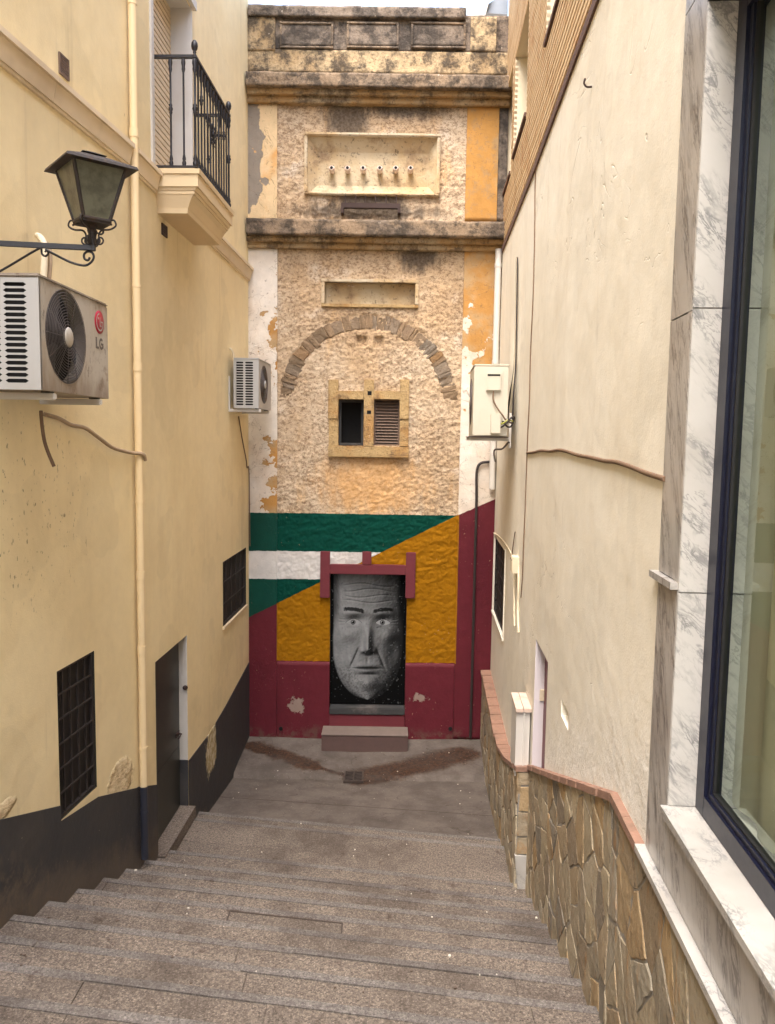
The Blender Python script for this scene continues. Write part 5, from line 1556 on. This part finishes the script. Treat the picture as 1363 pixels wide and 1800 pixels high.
# --- stone dado: Voronoi-cut slabs set in mortar
def clip(poly, nx_, ny_, c):
    out = []
    for i in range(len(poly)):
        a, b = poly[i], poly[(i + 1) % len(poly)]
        da, db = a[0] * nx_ + a[1] * ny_ - c, b[0] * nx_ + b[1] * ny_ - c
        if da <= 0: out.append(a)
        if da * db < 0:
            t = da / (da - db); out.append((a[0] + (b[0] - a[0]) * t, a[1] + (b[1] - a[1]) * t))
    return out
def cladding(wall, outline, cell, seed, o_in, o_out, parent, gap=.006, asp=1.35):
    """outline: convex polygon (s,z)"""
    r = random.Random(seed)
    xs_ = [p[0] for p in outline]; zs2 = [p[1] for p in outline]
    seeds = []
    z = min(zs2) - cell
    while z < max(zs2) + cell:
        x = min(xs_) - cell
        while x < max(xs_) + cell:
            seeds.append((x + r.uniform(-.5, .5) * cell, z + r.uniform(-.5, .5) * cell * asp)); x += cell
        z += cell * asp
    cnt = 0
    for i, (sx, sz_) in enumerate(seeds):
        poly = list(outline)
        for j, (tx, tz) in enumerate(seeds):
            if i == j or abs(tx - sx) > 3.6 * cell or abs(tz - sz_) > 5.5 * cell: continue
            nx_, ny_ = tx - sx, tz - sz_; L = math.hypot(nx_, ny_); nx_ /= L; ny_ /= L
            poly = clip(poly, nx_, ny_, (sx + tx) / 2 * nx_ + (sz_ + tz) / 2 * ny_ - gap / 2 - r.uniform(0, .006))
            if len(poly) < 3: break
        if len(poly) < 3: continue
        A = abs(sum(poly[k][0] * poly[(k + 1) % len(poly)][1] - poly[(k + 1) % len(poly)][0] * poly[k][1] for k in range(len(poly)))) / 2
        if A < .0012: continue
        # roughen the outline
        P = []
        for k in range(len(poly)):
            a, b = poly[k], poly[(k + 1) % len(poly)]; L = math.hypot(b[0] - a[0], b[1] - a[1])
            P.append(a)
            m = int(L / .05)
            for q in range(1, m): P.append((a[0] + (b[0] - a[0]) * q / m + r.uniform(-.007, .004), a[1] + (b[1] - a[1]) * q / m + r.uniform(-.006, .006)))
        cx = sum(p[0] for p in P) / len(P); cz = sum(p[1] for p in P) / len(P)
        of = o_out + r.uniform(-.001, .004); n = len(P)
        tilt = (r.uniform(-.012, .012), r.uniform(-.012, .012))
        I = [(cx + (p[0] - cx) * .96, cz + (p[1] - cz) * .96) for p in P]
        mb = MB()
        mb.add([wall.pt(p[0], p[1], o_in) for p in P] + [wall.pt(p[0], p[1], of - .003) for p in P] + [wall.pt(p[0], p[1], of + (p[0] - cx) * tilt[0] + (p[1] - cz) * tilt[1] + r.uniform(-.002, .002)) for p in I] + [wall.pt(cx, cz, of + .003)],
               [(k, (k + 1) % n, n + (k + 1) % n, n + k) for k in range(n)] + [(n + k, n + (k + 1) % n, 2 * n + (k + 1) % n, 2 * n + k) for k in range(n)] + [(2 * n + k, 2 * n + (k + 1) % n, 3 * n) for k in range(n)])
        mb.build('stone', M_CLAD, parent); cnt += 1
    return cnt
ON = .016                                      # near dado stands proud of the plaster
OFF_ = .115                                    # far dado
YJ = 6.30                                      # jog between the two
zcap = lambda y: 1.445 + (6.29 - y) * (2.552 - 1.445) / (6.29 - 3.42) if y > 3.42 else 2.556
def ng(y): return 1.248 - .147 * ((y + .5 - 4.454) / .39) - .35
near_top = [(YJ, zcap(YJ) - .03), (3.42, 2.522)]
out_n = [(sN(3.42), 1.0), (sN(YJ), .0), (sN(YJ), zcap(YJ) - .03), (sN(3.42), 2.522)]
bk_n = MB().wprism(RN, out_n, -.02, ON - .003).build('stone_base', M_MORTAR, ch)
cladding(RN, out_n, .2, 21, ON - .03, ON, bk_n)
out_n2 = [(sN(-1.0), 1.6), (sN(3.419), 1.0), (sN(3.419), 2.522), (sN(-1.0), 2.522)]
bk_n2 = MB().wprism(RN, out_n2, -.02, ON - .003).build('stone_base', M_MORTAR, ch)
cladding(RN, [(sN(1.2), 1.6), (sN(3.419), 1.0), (sN(3.419), 2.522), (sN(1.2), 2.522)], .2, 22, ON - .03, ON, bk_n2)
# far section: sloping part then level part
def far_wall_poly(y0, y1, z0a, z0b, z1a, z1b, o_):
    pass
sl = [(6.30, 1.40), (7.3149, 1.07)]; 
outf1 = [(sN(6.30), -.1), (RN.L, -.3), (RN.L, 1.05), (sN(6.30), 1.385)]
b1 = MB().wprism(RN, outf1, -.02, OFF_ - .010).build('stone_base', M_MORTAR, ch)
cladding(RN, outf1, .2, 31, OFF_ - .03, OFF_, b1)
outf2 = [(0.0, -.3), (RW.L, -.3), (RW.L, .93), (sR(8.1), .86), (0.0, 1.05)]
b2 = MB().wprism(RW, outf2, -.02, OFF_ - .010).build('stone_base', M_MORTAR, ch)
cladding(RW, outf2, .2, 32, OFF_ - .03, OFF_, b2)
# narrow stone face of the jog, turned to the steps
JW = Wall((RN.pt(sN(YJ), 0, OFF_ - .01).x, RN.pt(sN(YJ), 0, OFF_).y - .004), (RN.pt(sN(YJ), 0, ON - .02).x + .02, RN.pt(sN(YJ), 0, ON).y + .002), -1)
if JW.n.y > 0: JW.n = -JW.n
jb = MB().wbox(JW, 0, JW.L, .0, 1.41, -.05, -.006).build('stone_base', M_MORTAR, ch)
ZSL = onY(933, 1506, 6.28).z
zz = ZSL + .01; rj = random.Random(4)
while zz < 1.36:
    h_ = rj.uniform(.13, .24); z2 = min(zz + h_, 1.385)
    x0_ = rj.uniform(.0, .012)
    MB().wprism(JW, [(x0_, zz + .008), (JW.L - rj.uniform(0, .01), zz + rj.uniform(.004, .014)), (JW.L - rj.uniform(0, .02), z2 - .006), (x0_ + rj.uniform(0, .015), z2 - rj.uniform(.004, .014))], -.01, rj.uniform(.008, .016)).build('stone', M_CLAD, jb)
    zz = z2 + .004
MB().wprism(JW, [(.045, ZSL - .55), (JW.L - .004, ZSL - .55), (JW.L, ZSL), (-.014, ZSL + .005)], -.01, .022).build('marble_slip', M_MARBLE_W, ch)

# terracotta capping, tile by tile
def caps(wall, pts, o_in, o_out, length=.275, th=.038):
    """pts = [(s,z)...] along the top"""
    for (a, za), (b, zb) in zip(pts[:-1], pts[1:]):
        L = math.hypot(b - a, zb - za); n = max(1, round(L / length))
        for i in range(n):
            t0, t1 = i / n + .004, (i + 1) / n - .004
            s0, s1 = a + (b - a) * t0, a + (b - a) * t1; z0, z1 = za + (zb - za) * t0, za + (zb - za) * t1
            jj = random.uniform(-.006, .004)
            MB().prism([wall.pt(s0, z0 - th, o_in), wall.pt(s1, z1 - th, o_in), wall.pt(s1, z1 - th, o_out + jj), wall.pt(s0, z0 - th, o_out + jj)],
                       [wall.pt(s0, z0 + .006, o_in), wall.pt(s1, z1 + .006, o_in), wall.pt(s1, z1, o_out + jj), wall.pt(s0, z0, o_out + jj)]).build('cap_tile', M_TERRA, ch)
caps(RN, [(sN(YJ), zcap(YJ)), (sN(3.42), 2.552)], .0, ON + .022)
caps(RN, [(sN(3.42), 2.554), (sN(2.95), 2.560)], .0, ON + .022, .22)
caps(RN, [(sN(6.285), 1.425), (sN(6.55), 1.35)], .0, OFF_ + .02)
caps(RN, [(sN(6.55), 1.34), (RN.L, 1.08)], .0, OFF_ + .02)
caps(RW, [(0, 1.08), (sR(8.1), .89), (RW.L, .965)], .0, OFF_ + .02)

# white rendered post with two cap tiles
pa = RN.pt(sN(6.42), 0, OFF_ + .005); 
po = thing('rendered_post', (pa.x, pa.y, 1.36), 'white rendered post with tile caps on the stone base by the maroon door', 'post')
s0_, s1_ = sN(6.40), sN(6.78)
zt_p = 1.87
MB().wbox(RN, s0_, s1_, 1.30, zt_p, .012, OFF_ + .012).build('shaft', M_WHITE, po)
MB().wbox(RN, s0_ - .02, s0_ - .0005, 1.32, zt_p - .01, .055, OFF_ + .012 - .06).build('rib', M_WHITE, po)
MB().wbox(RN, s0_ - .03, s1_ + .02, zt_p + .0005, zt_p + .03, .004, .068).build('cap', M_TERRAP, po); MB().wbox(RN, s0_ - .03, s1_ + .02, zt_p + .0005, zt_p + .028, .072, OFF_ + .02).build('cap', M_TERRAP, po)

# ================================================================ MARBLE SHOPFRONT
sf = thing('marble_shopfront', (1.0, 1.5, 2.5), 'veined marble shopfront wall with large window in the right foreground', 'shopfront')
YE, YW = 2.93, 2.69
ZS = 2.855
ZH = onY(1290, 4, YW).z
def slab(wall, s0, s1, z0, z1, o0, o1, m, name='marble_panel', c=.0015):
    return MB().wprism(wall, [(s0 + c, z0 + c), (s1 - c, z0 + c), (s1 - c, z1 - c), (s0 + c, z1 - c)], o0, o1).build(name, m, sf)
FO = .004
for z0, z1 in ((2.57, 3.635), (3.665, 4.594), (4.597, 5.66), (5.663, 6.60), (6.603, 8.2), (8.203, 9.6)):
    slab(RN, sN(YW), sN(YE), z0, z1, -.10, FO, M_MARBLE_F)
slab(RN, sN(YW) - .0, sN(YE) + .035, 3.636, 3.664, -.05, .03, M_MARBLE_F, 'band_moulding')
yy = YW
for y2 in (1.55, .4, -.8, -2.2, -4, -8, -12):  # last panels lie unseen behind the camera, added to cut near light
    slab(RN, sN(y2), sN(yy), 2.57, ZS - .0315, -.10, FO, M_MARBLE_F); 
    slab(RN, sN(y2), sN(yy), ZH + .032, ZH + 1.2, -.10, FO, M_MARBLE_F); slab(RN, sN(y2), sN(yy), ZH + 1.203, 9.6, -.10, FO, M_MARBLE_F)
    slab(RN, sN(y2), sN(yy), ZS - .03, ZS, -.20, .028, M_MARBLE_W, 'window_ledge')
    yy = y2
slab(RN, sN(-12), sN(2.95), 2.538, 2.568, -.03, ON + .025, M_MARBLE_W, 'ledge_strip')
slab(RN, sN(-12), sN(-4), ZS, ZH + .03, -.10, FO, M_MARBLE_F)  # unseen panel behind the camera, added to dim the near marble
# far jamb of the window, facing the steps
JB = Wall((RN.pt(sN(YW), 0, FO - .001).x, RN.pt(sN(YW), 0, 0).y - .004), (RN.pt(sN(YW), 0, -.30).x, RN.pt(sN(YW), 0, -.30).y - .004), -1)
if JB.n.y > 0: JB.n = -JB.n
zj1 = onY(1240, 543, YW).z; zj2 = onY(1215, 1042, YW).z
for z0, z1 in ((ZS, zj2), (zj2 + .003, zj1), (zj1 + .003, ZH)):
    MB().wprism(JB, [(0, z0 + .001), (JB.L, z0 + .001), (JB.L, z1 - .001), (0, z1 - .001)], -.05, .004).build('window_jamb', M_MARBLE_W, sf)
slab(RN, sN(-4), sN(YW) - .001, ZH, ZH + .03, -.3, FO, M_FRAME, 'window_head')
FD = .092                                      # frame set back in the reveal
yf = YW - .012
fr = MB().wbox(RN, sN(yf - .075), sN(yf), ZS + .001, ZH - .001, -FD - .06, -FD).build('window_frame', M_FRAME, sf)
MB().wbox(RN, sN(-4), sN(yf - .0755), ZS + .001, ZS + .075, -FD - .06, -FD - .0005).build('bottom_rail', M_FRAME, fr)
MB().wbox(RN, sN(-4), sN(yf - .0755), ZH - .06, ZH - .001, -FD - .06, -FD - .0005).build('top_rail', M_FRAME, fr)
MB().wbox(RN, sN(yf - .10), sN(yf - .0757), ZS + .0755, ZH - .0605, -FD - .05, -FD - .012).build('bead', M_FRAME, fr)
MB().wbox(RN, sN(-4), sN(yf - .1005), ZS + .0755, ZS + .095, -FD - .05, -FD - .012).build('bead', M_FRAME, fr)
MB().wbox(RN, sN(yf - .108), sN(yf - .1005), ZS + .0955, ZH - .0605, -FD - .04, -FD - .020).build('gasket', M_GASKET, fr)
MB().wbox(RN, sN(-4), sN(yf - .1085), ZS + .0955, ZS + .103, -FD - .04, -FD - .020).build('gasket', M_GASKET, fr)
MB().quad(*[RN.pt(s, z, -FD - .03) for s, z in ((sN(-4), ZS + .1035), (sN(-4), ZH - .061), (sN(yf - .1086), ZH - .061), (sN(yf - .1086), ZS + .1035))]).build('glass_pane', M_GLASS, sf, fixn=False)
# inner window board, end wall and room behind the glass
MB().wbox(RN, sN(-4), sN(YW) - .01, ZS - .02, ZS - .0, -.62, -.2005).build('inner_board', M_WHITE, sf)
rm = MB(); rm.wbox(RN, sN(-4), sN(YW + .3), ZS - .6, ZH + .3, -1.65, -1.6); rm.wbox(RN, sN(YW) + .02, sN(YW) + .06, ZS - .1, ZH + .3, -1.6, -.31); rm.wbox(RN, sN(-4), sN(YW), ZH + .25, ZH + .3, -1.6, -.31); rm.build('room', M_REVEAL, sf)
# shop body behind the marble
cu = MB()
n = 150; W_ = []
for i in range(n + 1):
    y = -3.9 + (YW - .008 + 3.9) * i / n; W_.append((sN(y), -.215 + .014 * math.sin(i * 1.15) + .010 * math.sin(i * .37)))
vs = [RN.pt(s, z, o) for s, o in W_ for z in (ZS + .03, ZH + .2)]
cu.add(vs, [(2 * i, 2 * i + 2, 2 * i + 3, 2 * i + 1) for i in range(n)], True)
vs2 = [RN.pt(s, z, o - .004) for s, o in W_ for z in (ZS + .03, ZH + .2)]
cu.add(vs2, [(2 * i, 2 * i + 2, 2 * i + 3, 2 * i + 1) for i in range(n)], True)
cu.build('curtain', M_CURTAIN, None, 'pale olive curtain in folds behind the shop window', 'curtain', fixn=False)
# ================================================================ CABLES, HOSES, SMALL BOXES
def run(wall, P, off): return [wall.pt(*wall.sz(u, v), off) for u, v in P]
def cable(name, label, pts, r, m, cat='cable', n=6, sm=True):
    return MB().tube(smooth_path(pts, 6) if sm else pts, r, n).build(name, m, None, label, cat)
# hose from the big unit along the wall to the drainpipe
hp = run(LA, [(70, 728), (95, 735), (118, 747), (142, 752), (165, 768), (190, 786), (212, 793), (226, 796)], .03)
hp += [Vector((pc.x + .04, pc.y - .02, hp[-1].z - .01)), Vector((pc.x + .045, pc.y + .02, hp[-1].z - .06))]
cable('drain_hose', 'beige hose curving from the dirty air conditioner to the drainpipe', hp, .014, M_HOSE, 'hose', 8)
q0 = M1_ @ Vector((wd1 - .2, .0, -.03))
hp = [q0, q0 + Vector((.0, .03, -.12)), q0 + Vector((.02, .07, -.28)), q0 + Vector((.055, .10, -.42))]
hp = [Vector(onY(72, 722, 4.6)), onY(74, 748, 4.62), onY(80, 782, 4.64), onY(95, 820, 4.66)]
cable('drip_hose', 'short brown hose end hanging below the dirty air conditioner', hp, .011, M_CABLEB, 'hose', 8)
# insulated pipes rising behind the big unit
hp = [onY(76, 500, 4.5), onY(78, 460, 4.5), onY(78, 432, 4.52), onY(72, 418, 4.62), onY(66, 414, 4.82)]
cable('insulated_pipe', 'pale insulated pipe bending into the wall above the dirty air conditioner', hp, .019, M_CABLEW, 'pipe', 10)
hp = [onY(85, 500, 4.54), onY(88, 460, 4.55), onY(86, 436, 4.57), onY(78, 424, 4.66), onY(70, 420, 4.85)]
cable('insulated_pipe', 'beige ribbed pipe beside the pale one above the dirty air conditioner', hp, .013, M_HOSE, 'pipe', 10)
# second unit
hp = [M2_ @ Vector((.64, -.02, .45)), M2_ @ Vector((.66, -.03, .62)), M2_ @ Vector((.68, -.05, .70)), M2_ @ Vector((.68, -.10, .72))]
cable('insulated_pipe', 'curved pipe from the small white air conditioner into the yellow wall', hp, .013, M_CABLEW, 'pipe', 8)
hp = run(LB, [(417, 732), (423, 770), (430, 806), (432, 822), (435, 824), (436, 880), (437, 960)], .02)
cable('drain_hose', 'thin brown hose running down from the small white air conditioner', hp, .008, M_CABLEB, 'hose', 6)
# right wall: conduit and black cable from the beige unit
P = [onY(u, v, DF - .06) for u, v in ((871, 812), (858, 812), (846, 814), (840, 822), (838, 840), (838, 880))]
P += [Vector((P[-1].x, P[-1].y, z)) for z in (2.6, 1.6, .6, .0)]
cable('black_conduit', 'black conduit running down the maroon pilaster from the beige air conditioner', P, .018, M_CABLE, 'conduit', 8)
e0 = M3_ @ Vector((-.03, .12, .11))
P = [onY(871, 812, DF - .06), Vector((1.30, 9.6, 4.02)), Vector((1.31, 9.0, 4.05)), Vector((1.28, 8.4, 4.12)), M3_ @ Vector((-.01, -.02, -.06))]
cable('black_cable', 'black cable linking the beige air conditioner to the conduit', P, .011, M_CABLE)
P = [M3_ @ Vector(p) for p in ((-.05, .16, .47), (-.06, .16, .38), (-.06, .12, .30), (-.06, .06, .22), (-.05, .02, .17), (-.04, -.04, .14))]
cable('grey_cable', 'grey cable curving across the end of the beige air conditioner', P, .008, M_CABLEB)
P = [M3_ @ Vector(p) for p in ((-.06, .085, .13), (-.07, .05, .14), (-.07, .0, .17), (-.05, -.05, .16))]
cable('yellow_cable', 'yellow green cable by the valve cover of the beige air conditioner', P, .009, M_YELLOW)
P = [M3_ @ Vector(p) for p in ((-.06, .08, .09), (-.08, .03, .13), (-.08, -.02, .19), (-.06, -.06, .2), (-.04, -.04, .12), (-.05, .0, .1), (-.06, .06, .16))]
cable('looped_cable', 'looped black cable beside the valve cover of the beige air conditioner', P, .010, M_CABLE)
for k, (u0, u1, r) in enumerate(((905, 899, .010), (907, 902, .011), (909, 904, .008))):
    P = run(RW, [(912 + k * .6, 452), (911 + k * .5, 540), (908.5 + k * .8, 640)], .02) + run(RW, [(u0 - 1 + k, 690), (u1 + 1 + k * 2, 720), (u1 + k * 2, 745)], .04)
    cable('wall_cable', ['thick black cable climbing the cream wall, left of the three above the beige air conditioner', 'white painted cable climbing the cream wall, middle of the three above the beige air conditioner', 'black cable climbing the cream wall, right of the three above the beige air conditioner'][k], P, r, (M_CABLE, M_CABLEW, M_CABLE)[k])
# crack-like cable across the cream wall, and the joint line above and below it
P = run(RN, [(928, 796), (940, 795), (952, 792), (968, 793), (985, 791), (1000, 794), (1018, 800), (1040, 804), (1065, 810), (1085, 812), (1110, 820), (1140, 832), (1172, 842)], .006)
cable('loose_cable', 'wavy brown cable running along the cream wall towards the marble', P, .011, M_CABLEB)
P = run(RN, [(944, 292), (942, 330), (941.5, 400), (940, 460), (938, 530), (934, 620), (932, 700), (929.5, 760), (926.5, 830), (924, 900), (922, 960), (920, 1010), (917, 1050)], .004)
P = [p + Vector((0, random.uniform(-.012, .012), 0)) for p in P]
cable('joint_cable', 'thin dark cable dropping down the bend of the cream wall', P, .0075, M_CABLEB)
P = run(RW, [(868, 936), (880, 944), (892, 958), (903, 978), (908, 990)], .01)
cable('thin_cable', 'thin pale cable from the grilled right window to the junction box', P, .006, M_CABLEW)
P = run(RW, [(908, 935), (905, 955), (902, 985), (908, 1000)], .012)
cable('thin_cable', 'short thin cable looping above the junction box', P, .006, M_CABLEB)
P = run(RW, [(906, 1000), (906, 1040), (907, 1100)], .012)
cable('thin_conduit', 'pale thin conduit below the junction box', P, .011, M_CABLEW)
P = run(RW, [(914, 995), (914, 1030), (913, 1065), (914, 1112)], .012)
cable('thin_conduit', 'pale conduit with curled end below the junction box', P, .012, M_CABLEW)
s0, z1 = RW.sz(904, 975); s1, z0 = RW.sz(918, 1003)
s_m = RW.sz(911, 990)[0]
jx = thing('junction_box', RW.pt(max(s_m, .12), z0, 0), 'small cream junction box among cables on the right wall', 'junction box')
zc_ = RW.sz(911, 990)[1]; s_m = max(s_m, .1)
MB().wbox(RW, s_m - .09, s_m + .09, zc_ - .09, zc_ + .07, 0, .06).build('box', M_CABLEW, jx)
MB().wbox(RW, s_m - .08, s_m + .08, zc_ - .08, zc_ + .06, .0605, .068).build('lid', M_CABLEW, jx)
for q in (-.06, .06): MB().lathe([(.008, 0), (.008, .004)], RW.pt(s_m + q, zc_ + .04, .068), 8, RW.n).build('screw', M_RUST, jx)
# bent hook left in the cream wall
p = RN.pt(*RN.sz(1041, 152), 0)
P = [p, p + RN.n * .03, p + RN.n * .045 + Vector((0, 0, .02)), p + RN.n * .04 + Vector((0, 0, .045))]
cable('wall_hook', 'rusty hook sticking out of the cream wall near the brick edge', P, .006, M_RUST, 'hook')
